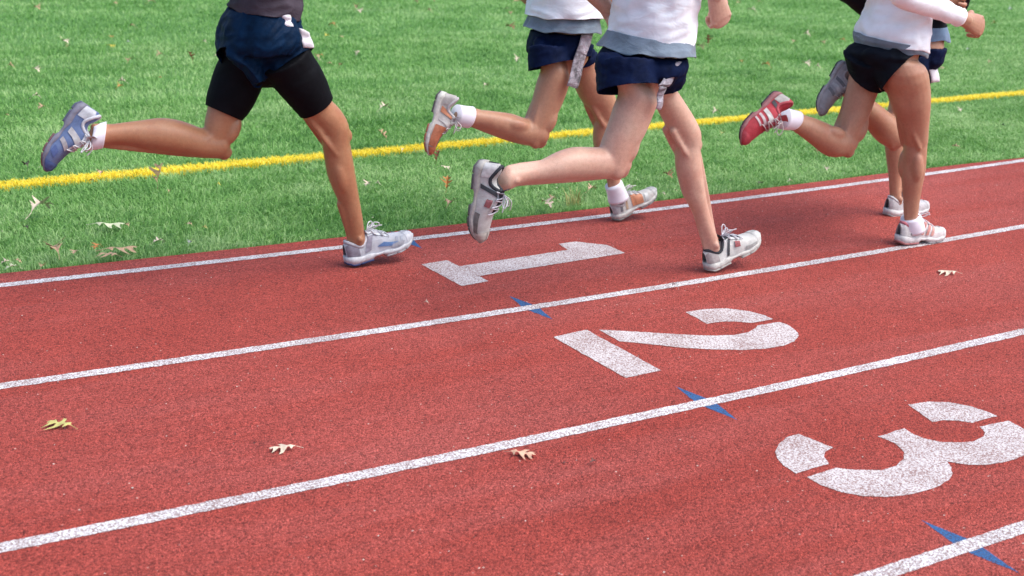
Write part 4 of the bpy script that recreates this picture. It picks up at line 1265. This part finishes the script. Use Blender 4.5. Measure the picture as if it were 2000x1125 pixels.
def person(key, label, skin, shirt_m, shorts_m, skirt_m, sleeves, shoe_styles, hair_col, sock_m=None, comp_m=None, panel_m=None, names=None):
    D = RUN[key]
    H = np.array(D['hip'])
    base = np.array([H[0], H[1], 0.0])
    lean = 0.10
    parts = [loft(round_caps(generic_torso(H, lean)))]
    TH = []
    for q in range(2):
        tr = [list(r_) for r_ in D['thighs'][q]]
        c0 = np.array(tr[0][0]); c0[1] = c0[1] * .5 + H[1] * .5; c0[2] -= .03
        tr[0] = [c0.tolist(), (np.array(tr[0][1]) * .68).tolist(), tr[0][2]]
        TH.append(tr)
        lp, _ = limb(tr, 3, -.0045)
        parts.append(loft(round_caps(lp)))
        lp, _ = limb(D['shanks'][q], 3, -.0042)
        parts.append(loft(round_caps(lp)))
        # kneecap, calf heads, hamstring tendons, ankle bones
        th = [np.array(r_[0]) for r_ in D['thighs'][q]]; sk = [np.array(r_[0]) for r_ in D['shanks'][q]]
        ka = nrm(th[-2] - th[1]); kb = nrm(sk[-1] - sk[0]); K = (th[-1] + sk[0]) / 2
        rk = np.linalg.norm(D['shanks'][q][0][1]) * .95
        ra = np.linalg.norm(D['shanks'][q][-2][1])
        fr_ = nrm(ka - kb + np.array([.25, 0, 0])); lat = nrm(np.cross(kb, fr_)); bk = -nrm(fr_ - kb * fr_.dot(kb)); bt = -nrm(fr_ - ka * fr_.dot(ka))
        Ls = np.linalg.norm(sk[-1] - sk[0]); Lt = np.linalg.norm(th[-1] - th[1])
        parts.append(ball(K + fr_ * rk * .86, (.024, .027, .031), np.stack([fr_, lat, np.cross(fr_, lat)])))
        for sg in (-1, 1):
            ax = np.stack([bk, lat, kb])
            parts.append(ball(K + kb * Ls * .30 + bk * rk * .40 + lat * sg * rk * .62, (rk * .48, rk * .44, Ls * .15), ax))
            parts.append(ball(K - ka * Lt * .26 - bt * rk * .45 + lat * sg * rk * .62, (rk * .48, rk * .48, Lt * .20), np.stack([bt, lat, ka])))
            parts.append(loft(pipe([K - ka * Lt * .42 + bt * rk * .72 + lat * sg * rk * .45, K - ka * Lt * .12 + bt * rk * .78 + lat * sg * rk * .62, K + kb * Ls * .10 + bk * rk * .45 + lat * sg * rk * .78], [.016, .012, .010], 10, 4)))
            parts.append(ball(sk[-1] - kb * .02 + lat * sg * ra * .86, (.013, .013, .016), ax))
        parts.append(loft(pipe([K + kb * Ls * .08 - bk * rk * .72, K + kb * Ls * .35 - bk * rk * .72, sk[-2] - bk * ra * .70], [.017, .013, .011], 10, 5)))
        parts.append(loft(pipe([K + kb * Ls * .55 + bk * ra * .85, sk[-2] + bk * ra * .86, sk[-1] + bk * ra * .9], [.018, .011, .011], 10, 4)))
    S = [H + np.array([lean * .5, -.19, .475]), H + np.array([lean * .5, .19, .475])]     # right, left shoulder
    fr = 1 if key in 'AD' else 0                                                          # which arm swings forward
    arms = [None, None]
    if key in 'BC': fside, bside = 0, 1
    elif key == 'D': fside, bside = 0, 1
    elif key == 'E': fside, bside = 1, 0
    else: fside, bside = 1, 0
    sgn = lambda s_: -1 if s_ == 0 else 1
    fh = np.array(D['fwdhand'])
    fe = np.array(D['fwdelbow']) if 'fwdelbow' in D else None
    if fe is None:
        m_ = (S[fside] + fh) / 2
        d_ = np.linalg.norm(fh - S[fside])
        off = math.sqrt(max(0.0, .295 ** 2 - (d_ / 2) ** 2))
        dirn = nrm(fh - S[fside]); bk = np.array([-.9, sgn(fside) * .25, -.35]); bk = nrm(bk - dirn * bk.dot(dirn))
        fe = m_ + bk * off
    fdir = nrm(fh - fe)
    arms[fside] = (fe, fh - fdir * .055)
    be = np.array(D['backelbow']) if 'backelbow' in D else S[bside] + np.array([-.20, sgn(bside) * .06, -.20])
    bh = np.array(D['backhand']) if 'backhand' in D else be + np.array([.17, -sgn(bside) * .02, -.16])
    arms[bside] = (be, bh - nrm(bh - be) * .05)
    hp = []
    for q in range(2):
        a, b_ = arm_rings(S[q], arms[q][0], arms[q][1])
        parts += [loft(a), loft(b_)]
        f_ = nrm(arms[q][1] - arms[q][0])
        pn = np.array([0.25, sgn(1 - q) * 1.0, -.25])
        hp += hand(arms[q][1], f_, pn, 1.2 if key == 'D' else 1.14, .72 if key == 'D' and q == 0 else 1.0)
    # neck and head
    nk = H + np.array([lean * .56, 0, .54]); hd = H + np.array([lean * .70 + .02, 0, .735])
    parts.append(loft(pipe([nk, nk * .4 + hd * .6], [.062, .056], 16, 4)))
    parts.append(ball(hd + (-.012, 0, .02), (.097, .075, .098)))
    parts.append(ball(hd + (.030, 0, -.045), (.062, .055, .075)))
    parts.append(ball(hd + (.092, 0, -.018), (.018, .013, .026)))
    parts.append(ball(hd + (.074, 0, .022), (.020, .052, .012)))
    parts.append(ball(hd + (.082, 0, -.062), (.010, .022, .009)))
    parts.append(ball(hd + (.072, 0, -.100), (.018, .022, .016)))
    for sg in (-1, 1): parts.append(ball(hd + (-.005, sg * .076, -.012), (.020, .008, .032)))
    me = fuse(parts, 0.0065, 4)
    mh = fuse(hp, 0.0031, 1)
    bm = bmesh.new(); bm.from_mesh(me); bm.from_mesh(mh); bm.to_mesh(me); bm.free()
    body = add_mesh('person', me, skin, None, base)
    tag(body, label, 'person')
    # hair, eyes
    me = fuse([ball(hd + (-.022, 0, .034), (.100, .083, .097)), ball(hd + (-.06, 0, -.01), (.058, .072, .08))], 0.008, 2)
    add_mesh('hair', me, hair_col, body)
    for sg in (-1, 1):
        v, f = ball(hd + (.074, sg * .031, .004), .0125); mk('eye', v, f, M_EYE, body)
    # shorts
    if D.get('comp'):
        tubes, planes = [], []
        lps = [limb(c_, 3, .003, .03) for c_ in D['comp']]
        own = [[np.array(r_[0]) for r_ in t_] for t_ in D['thighs']]
        for i, (lp, pl) in enumerate(lps):
            tubes.append(lp); planes.append((pl[0], pl[1], [own[i], own[1 - i]], .45))
        tubes.append(torso_loops(D['pelvis'], 2, -.02))
        tubes += [round_caps(limb(t_[:4], 3, .006)[0]) for t_ in TH] + [[l_ + nrm_rows(l_ - l_.mean(0)) * .010 for l_ in generic_torso(H, lean)[:5]]]
        tubes.append(ball(H + (0.01, 0, -.135), (.105, .11, .085)))
        garment('compression_shorts', comp_m, body, tubes, planes, .007, .0015, 'shorts', 5)
    tubes, planes = [torso_loops(D['pelvis'], 3, 0)], []
    lps = [limb(c_, 4, 0, .035) for c_ in D['shortlegs']]
    own = [[np.array(r_[0]) for r_ in t_] for t_ in D['thighs']]
    for i, (lp, pl) in enumerate(lps):
        tubes.append(lp); planes.append((pl[0], pl[1], [own[i], own[1 - i]], .45))
    if not D.get('comp'): tubes += [round_caps(limb(t_[:3], 3, .009)[0]) for t_ in TH]
    tubes.append([l_ + nrm_rows(l_ - l_.mean(0)) * .014 for l_ in generic_torso(H, lean)[:3]])
    if not D.get('comp'): tubes.append(ball(H + (0.0, 0, -.09), (.09, .11, .06)))
    garment('shorts', shorts_m, body, tubes, planes, .0065, names.get('fold', .006), 'shorts', 4)
    for i, pn in enumerate(D['panels']):
        q = np.array(pn); nu_, nv_ = 14, 6
        g = []
        for a in np.linspace(0, 1, nu_):
            l_ = q[0] * (1 - a) + q[3] * a; r_ = q[1] * (1 - a) + q[2] * a
            for b_ in np.linspace(0, 1, nv_):
                p_ = l_ * (1 - b_) + r_ * b_
                p_ = p_ + np.array([0, -.004 * math.sin(math.pi * b_) - .004 * math.sin(a * 9 + i), .002 * math.sin(b_ * 5 + a * 7)])
                g.append(p_)
        o = mk('side_panel', g, grid_faces(nu_, nv_), panel_m[min(i, len(panel_m) - 1)], body)
        sm = o.modifiers.new('thickness', 'SOLIDIFY'); sm.thickness = .003
    # shirt
    top = []
    for dz, hx, hy in ((.33, .142, .200), (.42, .148, .208), (.49, .122, .190), (.54, .092, .130), (.56, .082, .100)):
        top.append(((H + np.array([lean * dz, 0, dz])).tolist(), [hx, hy], [0, 0]))
    open_tube('shirt', torso_loops(D['shirt'] + top, 7, .004, 90), shirt_m, body, .014, 'shirt', None, .009)
    if D.get('skirt'):
        sk = D['skirt'][::-1]
        open_tube('undershirt', torso_loops(sk, 6, .010, 72), skirt_m, body, .010, 'shirt', None, .012)
    for q in range(2):
        E_, W_ = arms[q]
        if sleeves == 'long':
            E0 = nrm(W_ - E_)
            pts = [S[q] + (S[q] - E_) * .06, S[q] * .5 + E_ * .5, E_ - E0 * .012, E_ * .5 + W_ * .5, W_ - E0 * (.062 if key == 'D' else .012)]
            rad = [.074, .064, .055, .048, .038]
        elif sleeves == 'short':
            pts = [S[q] + (S[q] - E_) * .06, S[q] * .65 + E_ * .35, S[q] * .3 + E_ * .7]
            rad = [.080, .074, .070]
        else:
            continue
        lp = pipe(pts, rad, 24, 8, False)
        open_tube('sleeve', lp[::-1], shirt_m, body, .006, 'shirt', None, .004)
    # socks, shoes
    for q in range(2):
        if D.get('socks') and D['socks'][q]:
            lp, _ = limb(D['socks'][q], 3, .0055)
            V, F = loft(lp); o = mk('sock', V, F, sock_m, body)
    for q in range(2):
        sh = D['shoes'][q]
        shoe(body, sh['h'], sh['t'], sh['up'], shoe_styles[q])
    return body


M_EYE = plain_mat('eye', (0.55, 0.5, 0.45), 0.2, 0.05, 40, 0)
HAIR_D = plain_mat('brown_hair', (0.045, 0.025, 0.015), 0.6, 0.4, 200, 0.8)
HAIR_L = plain_mat('fair_hair', (0.20, 0.11, 0.05), 0.6, 0.4, 200, 0.8)
SK_TAN = skin_mat('tanned_skin', (0.42, 0.215, 0.115), (0.38, 0.165, 0.088))
SK_MID = skin_mat('light_tan_skin', (0.49, 0.275, 0.175), (0.45, 0.215, 0.14))
SK_FAIR = skin_mat('fair_skin', (0.60, 0.395, 0.305), (0.55, 0.315, 0.240))
SK_PINK = skin_mat('rosy_tan_skin', (0.48, 0.275, 0.18), (0.44, 0.21, 0.135))
C_NAVY = cloth_mat('navy_cloth', (0.0030, 0.0085, 0.036), 0.7, 0.25, 800, 0.03, 0.25, 0.12)
C_NAVY2 = cloth_mat('teal_navy_cloth', (0.0012, 0.013, 0.040), 0.62, 0.3, 800, 0.03, 0.25, 0.12)
C_BLACK = cloth_mat('black_stretch', (0.0045, 0.005, 0.007), 0.7, 0.2, 900, 0.02)
C_BLACK2 = cloth_mat('black_cloth', (0.0055, 0.0075, 0.013), 0.7, 0.2, 900, 0.02)
C_WHITE = cloth_mat('white_cotton', (0.87, 0.90, 0.96), 0.9, 0.04, 700, 0.2, 0.25, 0.16)
C_GREY = cloth_mat('steel_grey_cotton', (0.17, 0.215, 0.27), 0.9, 0.12, 700, 0.2, 0.25, 0.22)
C_BLUEGREY = cloth_mat('blue_grey_cotton', (0.14, 0.22, 0.34), 0.9, 0.12, 700, 0.2)
C_MAUVE = cloth_mat('mauve_grey_cotton', (0.060, 0.050, 0.065), 0.9, 0.15, 700, 0.2, 0.25, 0.22)
C_SOCK = cloth_mat('white_sock', (0.78, 0.76, 0.84), 0.95, 0.05, 600, 0.3)
C_PANEL = cloth_mat('pale_grey_panel', (0.30, 0.28, 0.32), 0.85, 0.75, 90, 0.1, 0.3, 0.8)
C_PANELW = cloth_mat('white_panel', (0.68, 0.66, 0.72), 0.85, 0.12, 300, 0.2)

SILVER = dict(upper=(0.52, 0.54, 0.60), midsole=(0.66, 0.68, 0.72), outsole=(0.025, 0.055, 0.20), toesole=(0.45, 0.45, 0.48), heel=(0.22, 0.20, 0.26),
              toe=(0.60, 0.62, 0.68), stripes=[(.42, .62, 14, 30, .10, (0.09, 0.22, 0.50)), (.66, .70, 8, 60, .05, (0.30, 0.33, 0.42)), (.74, .77, 8, 60, .05, (0.34, 0.37, 0.45)), (.24, .33, 10, 58, .08, (0.30, 0.28, 0.36)), (.60, .78, 8, 26, .04, (0.36, 0.37, 0.43))],
              eyestay=(0.62, 0.66, 0.74), collar=(0.62, 0.63, 0.68), lace=(0.72, 0.73, 0.76), seed=3, maxlen=.33, label='silver and blue running shoe landing near the inner white line')
BLUE = dict(SILVER, upper=(0.13, 0.19, 0.36), toe=(0.055, 0.13, 0.36), heel=(0.52, 0.54, 0.60), outsole=(0.10, 0.12, 0.20), toesole=(0.20, 0.09, 0.10), midsole=(0.22, 0.22, 0.30),
            stripes=[(.34, .42, 8, 64, .10, (0.50, 0.50, 0.52)), (.50, .56, 8, 60, .10, (0.42, 0.40, 0.43)), (.64, .74, 8, 40, .06, (0.07, 0.13, 0.36))], seed=5,
            label='blue and silver running shoe kicked up behind')
ORANGE = dict(upper=(0.62, 0.60, 0.57), midsole=(0.66, 0.66, 0.62), outsole=(0.10, 0.09, 0.10), toesole=(0.45, 0.14, 0.07), heel=(0.45, 0.43, 0.42), toe=(0.56, 0.17, 0.07),
              stripes=[(.50, .84, 6, 70, .02, (0.62, 0.20, 0.08)), (.20, .30, 8, 60, .08, (0.60, 0.22, 0.10)), (.34, .42, 8, 66, .10, (0.66, 0.65, 0.62))],
              eyestay=(0.66, 0.64, 0.60), collar=(0.60, 0.58, 0.60), lace=(0.70, 0.70, 0.68), seed=8, label='orange and white running shoe kicked up behind')
ORANGE2 = dict(ORANGE, toe=(0.52, 0.52, 0.51), stripes=[(.38, .60, 6, 66, .04, (0.66, 0.24, 0.10)), (.12, .17, 8, 60, .05, (0.16, 0.15, 0.17)), (.24, .29, 8, 60, .05, (0.60, 0.42, 0.26)), (.64, .72, 8, 62, .04, (0.66, 0.68, 0.66))],
               heel=(0.46, 0.44, 0.46), outsole=(0.30, 0.33, 0.31), toesole=(0.28, 0.29, 0.29), seed=9, label='orange and grey running shoe landing on its heel')
WHITEG = dict(upper=(0.62, 0.62, 0.60), midsole=(0.62, 0.61, 0.57), outsole=(0.50, 0.49, 0.45), heel=(0.42, 0.38, 0.37), toe=(0.64, 0.64, 0.62),
              stripes=[(.30, .34, 6, 62, .10, (0.045, 0.05, 0.06)), (.46, .54, 24, 50, .02, (0.36, 0.07, 0.08)), (.60, .82, 5, 20, .02, (0.36, 0.36, 0.35))],
              eyestay=(0.64, 0.65, 0.66), collar=(0.05, 0.055, 0.065), lace=(0.72, 0.71, 0.76), seed=12, label='white running shoe with a red patch landing heel first')
WHITEG2 = dict(WHITEG, outsole=(0.12, 0.12, 0.13), toesole=(0.10, 0.10, 0.09), midsole=(0.42, 0.40, 0.38), toe=(0.46, 0.44, 0.40), upper=(0.54, 0.54, 0.53), heel=(0.62, 0.62, 0.62), seed=13,
               stripes=[(.25, .31, 6, 62, .10, (0.04, 0.045, 0.055)), (.43, .52, 26, 50, .02, (0.33, 0.09, 0.10)), (.60, .86, 5, 24, .02, (0.16, 0.16, 0.15))],
               label='grey and white running shoe hanging toe down behind', maxlen=.335)
RED = dict(upper=(0.50, 0.055, 0.075), midsole=(0.36, 0.12, 0.13), outsole=(0.035, 0.035, 0.045), toesole=(0.06, 0.03, 0.04), heel=(0.46, 0.43, 0.40), toe=(0.50, 0.035, 0.06),
           stripes=[(.36, .43, 5, 70, .10, (0.62, 0.58, 0.55)), (.48, .52, 5, 66, .08, (0.62, 0.50, 0.50)), (.57, .60, 5, 62, .06, (0.62, 0.50, 0.50)), (.18, .24, 5, 62, .06, (0.05, 0.05, 0.06))],
           eyestay=(0.56, 0.30, 0.32), collar=(0.50, 0.10, 0.12), lace=(0.68, 0.60, 0.60), seed=15, label='red running shoe with pale stripes kicked up behind')
PINK = dict(upper=(0.70, 0.66, 0.66), midsole=(0.70, 0.68, 0.68), outsole=(0.55, 0.16, 0.16), toesole=(0.38, 0.36, 0.37), heel=(0.60, 0.60, 0.60), toe=(0.72, 0.71, 0.71),
            stripes=[(.36, .41, 8, 66, .09, (0.66, 0.24, 0.20)), (.45, .50, 8, 64, .09, (0.66, 0.26, 0.22)), (.54, .59, 8, 62, .08, (0.68, 0.32, 0.27)), (.14, .18, 8, 56, .06, (0.18, 0.17, 0.19))],
            eyestay=(0.70, 0.64, 0.64), collar=(0.64, 0.22, 0.26), lace=(0.74, 0.70, 0.74), seed=17, label='white and pink striped running shoe flat on the lane line')
GREYS = dict(upper=(0.40, 0.39, 0.41), midsole=(0.42, 0.40, 0.42), outsole=(0.07, 0.07, 0.08), heel=(0.30, 0.29, 0.31), toe=(0.34, 0.33, 0.36),
             stripes=[(.30, .36, 8, 64, .10, (0.16, 0.16, 0.18)), (.42, .47, 8, 62, .08, (0.50, 0.49, 0.50)), (.52, .57, 8, 60, .08, (0.18, 0.18, 0.20))],
             eyestay=(0.44, 0.43, 0.45), collar=(0.36, 0.35, 0.37), lace=(0.52, 0.52, 0.54), seed=19, label='grey running shoe kicked up behind')
GREYW = dict(GREYS, upper=(0.58, 0.56, 0.58), midsole=(0.70, 0.69, 0.69), outsole=(0.40, 0.38, 0.36), heel=(0.48, 0.46, 0.48), toe=(0.60, 0.58, 0.60), collar=(0.60, 0.60, 0.62), seed=21,
             label='pale grey running shoe flat on the track')

person('A', 'runner at the left in navy shorts over tight black shorts, blue shoe kicked up', SK_TAN, C_MAUVE, C_NAVY2, None, 'short', [BLUE, SILVER], HAIR_D, sock_m=C_SOCK,
       comp_m=C_BLACK, panel_m=[C_PANELW, C_PANELW], names={'fold': .009})
person('B', 'runner in orange shoes, white socks and navy shorts, partly behind the fair skinned runner', SK_MID, C_WHITE, C_NAVY, C_GREY, 'short', [ORANGE, ORANGE2], HAIR_L,
       sock_m=C_SOCK, panel_m=[C_PANEL], names={})
person('C', 'fair skinned runner in navy shorts and white sockless shoes with a red patch', SK_FAIR, C_WHITE, C_NAVY, C_GREY, 'short', [WHITEG2, WHITEG], HAIR_L,
       panel_m=[C_PANEL, C_PANEL], names={})
person('D', 'runner at the right in brief black shorts and white long sleeves, red shoe raised', SK_PINK, C_WHITE, C_BLACK2, C_GREY, 'long', [RED, PINK], HAIR_D,
       sock_m=C_SOCK, names={'fold': .004})
person('E', 'runner in black sleeves mostly hidden behind the red shoe runner', SK_PINK, C_BLACK2, C_NAVY, C_BLUEGREY, 'long', [GREYS, GREYW], HAIR_D,
       panel_m=[C_PANELW], names={})

# ------------------------------------------------------------------ fallen leaves
LEAF_COL = dict(yellowgreen=(0.46, 0.42, 0.14), cream=(0.60, 0.50, 0.38), pinktan=(0.56, 0.34, 0.23), dark=(0.07, 0.05, 0.04), tan=(0.44, 0.29, 0.17), palegreen=(0.52, 0.55, 0.36),
                orange=(0.48, 0.20, 0.05), grey=(0.42, 0.44, 0.44), yellow=(0.62, 0.50, 0.06), redbrown=(0.30, 0.09, 0.05), brown=(0.25, 0.13, 0.06), olive=(0.13, 0.13, 0.04), darkgreen=(0.02, 0.09, 0.03))
LEAF_MAT = {k: leaf_mat('leaf_' + k, v) for k, v in LEAF_COL.items()}
SPK = [(0.0, .010), (.05, .012), (.13, .05), (.19, .20), (.23, .12), (.27, .04), (.34, .045), (.42, .30), (.47, .40), (.51, .22), (.56, .055), (.63, .05), (.70, .22), (.75, .30), (.79, .16), (.84, .05), (.90, .08), (.95, .05), (1.0, .004)]
SPW = prof(SPK)
SHR = prof([(0, 0), (.13, .0), (.19, .05), (.42, .08), (.47, .14), (.51, .10), (.70, .10), (.75, .16), (.79, .10), (1, 0)])


def leaf_mesh(r, kind):
    """lobed oak leaf one unit long, lying along +X, bent and curled, with its stalk"""
    st = sorted(set([a for a, _ in SPK] + [a + .02 for a in (.05, .27, .34, .56, .63, .84)]))
    curl = {'F': r.uniform(.3, .7), 'C': r.uniform(1.0, 2.2), 'V': r.uniform(.4, 1.0)}[kind]
    foldv = {'F': r.uniform(.15, .38), 'C': r.uniform(.3, 1.1), 'V': r.uniform(.7, 1.1)}[kind]
    arch = -1 if kind == 'F' else 1
    tw = r.uniform(-.5, .5)
    asym = r.uniform(.75, 1.15, 2)
    lob = {s_: r.uniform(.75, 1.2, 2) for s_ in st}
    V = []
    for s_ in st:
        for q in (-1, -.5, 0, .5, 1):
            i = 0 if q < 0 else 1
            w = float(SPW(s_)) * asym[i] * (1.3 if kind == 'F' else 1) * (lob[s_][i] if SPW(s_) > .1 else 1)
            x = s_ + abs(q) * float(SHR(s_)) * (w / .3)
            y = q * w
            z = abs(y) * foldv * arch + .03 * math.sin(9 * s_ + 5 * y)
            a = tw * (s_ - .5)
            y, z = y * math.cos(a) - z * math.sin(a), y * math.sin(a) + z * math.cos(a)
            # curl along the midrib, and roll the sides
            th = curl * (x - .45)
            rad = 1 / curl
            X = math.sin(th) * rad - math.sin(th) * z
            Z = (math.cos(th) - 1) * rad + math.cos(th) * z
            V.append((X, y, Z))
    n = len(st); F = grid_faces(n, 5)
    V = np.array(V)
    stalk0 = V[2]; d = nrm(V[2] - V[7])
    v2, f2 = loft(pipe([stalk0 - d * .01, stalk0 + d * .12 + (0, .02, .02), stalk0 + d * .24 + (0, .05, .05)], [.010, .009, .012], 5, 2))
    VV, FF = join([(V, F), (v2, f2)])
    VV[:, 2] -= np.quantile(VV[:, 2], .04)
    if kind == 'V':
        a = r.uniform(.8, 1.3)
        VV = VV @ np.array([[math.cos(a), 0, math.sin(a)], [0, 1, 0], [-math.sin(a), 0, math.cos(a)]])
        VV[:, 2] -= VV[:, 2].min()
    return VV - [VV[:, 0].mean(), VV[:, 1].mean(), 0], FF


right2 = np.array(CAM['right'][:2]); right2 /= np.linalg.norm(right2)
for i, (x, y, w, kind, col, lab) in enumerate(LEAVES):
    r = np.random.default_rng(1000 + i)
    V, F = leaf_mesh(r, kind[1])
    a = r.uniform(0, 2 * math.pi) if kind[1] != 'F' else math.atan2(right2[1], right2[0]) + r.uniform(-.5, .5) + (math.pi if r.random() < .5 else 0)
    ca, sa = math.cos(a), math.sin(a)
    V = V @ np.array([[ca, sa, 0], [-sa, ca, 0], [0, 0, 1]])
    span = np.ptp(V[:, :2] @ right2)
    V *= max(w * (1.2 if kind[0] == 'T' else 1.3), .030) / span
    z = 0.006 if kind[0] == 'T' else 0.021
    o = mk('fallen_leaf', V + [x, y, z], F, LEAF_MAT[col], None, (x, y, z), smooth=False)
    tag(o, lab, 'leaf', 'fallen leaves on the track' if kind[0] == 'T' else 'fallen leaves on the turf')

# tuft of dry grass growing at the turf edge
parts = []
for i in range(46):
    a = rng.uniform(0, 2 * math.pi); L = rng.uniform(.05, .12); ln = rng.uniform(.2, .9)
    b0 = np.array([WEED[0], WEED[1], -.01]) + np.array([rng.normal(0, .025), rng.normal(0, .018), 0])
    p1 = b0 + np.array([math.cos(a) * L * ln * .4, math.sin(a) * L * ln * .4, L * .6]); p2 = b0 + np.array([math.cos(a) * L * ln, math.sin(a) * L * ln, L * .85])
    sd_ = np.array([-math.sin(a), math.cos(a), 0]) * .0018
    parts.append((np.array([b0 - sd_, b0 + sd_, p1 + sd_ * .8, p1 - sd_ * .8, p2]), [(0, 1, 2, 3), (3, 2, 4)]))
V, F = join(parts)
o = mk('grass_tuft', V, F, leaf_mat('dry_grass', (0.44, 0.42, 0.16)), None, (WEED[0], WEED[1], 0), smooth=False)
tag(o, 'small tuft of yellowed dry grass growing at the edge of the turf', 'grass tuft')

# crumbs of leaf and grit that nobody could count
def crumbs(name, n, region, size, mat, label):
    parts = []
    for i in range(n):
        x, y = region()
        s = size * rng.uniform(.5, 1.5); a = rng.uniform(0, 6.28)
        q = np.array([[math.cos(a + k * 1.257) * s * rng.uniform(.5, 1.2), math.sin(a + k * 1.257) * s * rng.uniform(.4, .9), rng.uniform(0, s * .6)] for k in range(5)])
        zc = .008 if y > edge_y(x) else .003
        c = np.array([x, y, zc])
        parts.append((np.concatenate([q + c, [c + (0, 0, s * .7)]]), [(0, 1, 5), (1, 2, 5), (2, 3, 5), (3, 4, 5), (4, 0, 5)]))
    V, F = join(parts)
    o = mk(name, V, F, mat, smooth=False)
    tag(o, label, 'debris', kind='stuff')


def reg_track():
    while True:
        x = rng.uniform(-3.5, 5.5); y = rng.uniform(-3.6, 0.1)
        if y < edge_y(x): return x, y


def reg_turf():
    while True:
        y = edge_y(0) + 12 * rng.random() ** 2; x = rng.uniform(-3, 6 + 1.3 * y)
        if y > edge_y(x) + .01: return x, y


crumbs('grit', 1000, reg_track, .0024, plain_mat('pale_grit', (0.60, 0.52, 0.46), 0.8), 'tiny pale grit scattered over the red track')
crumbs('leaf_crumbs', 110, reg_track, .0035, plain_mat('dark_crumb', (0.07, 0.045, 0.04), 0.8), 'tiny dark leaf crumbs scattered over the red track')
crumbs('turf_litter', 260, reg_turf, .0045, plain_mat('pale_litter', (0.50, 0.46, 0.36), 0.8), 'tiny pale leaf bits scattered over the turf')
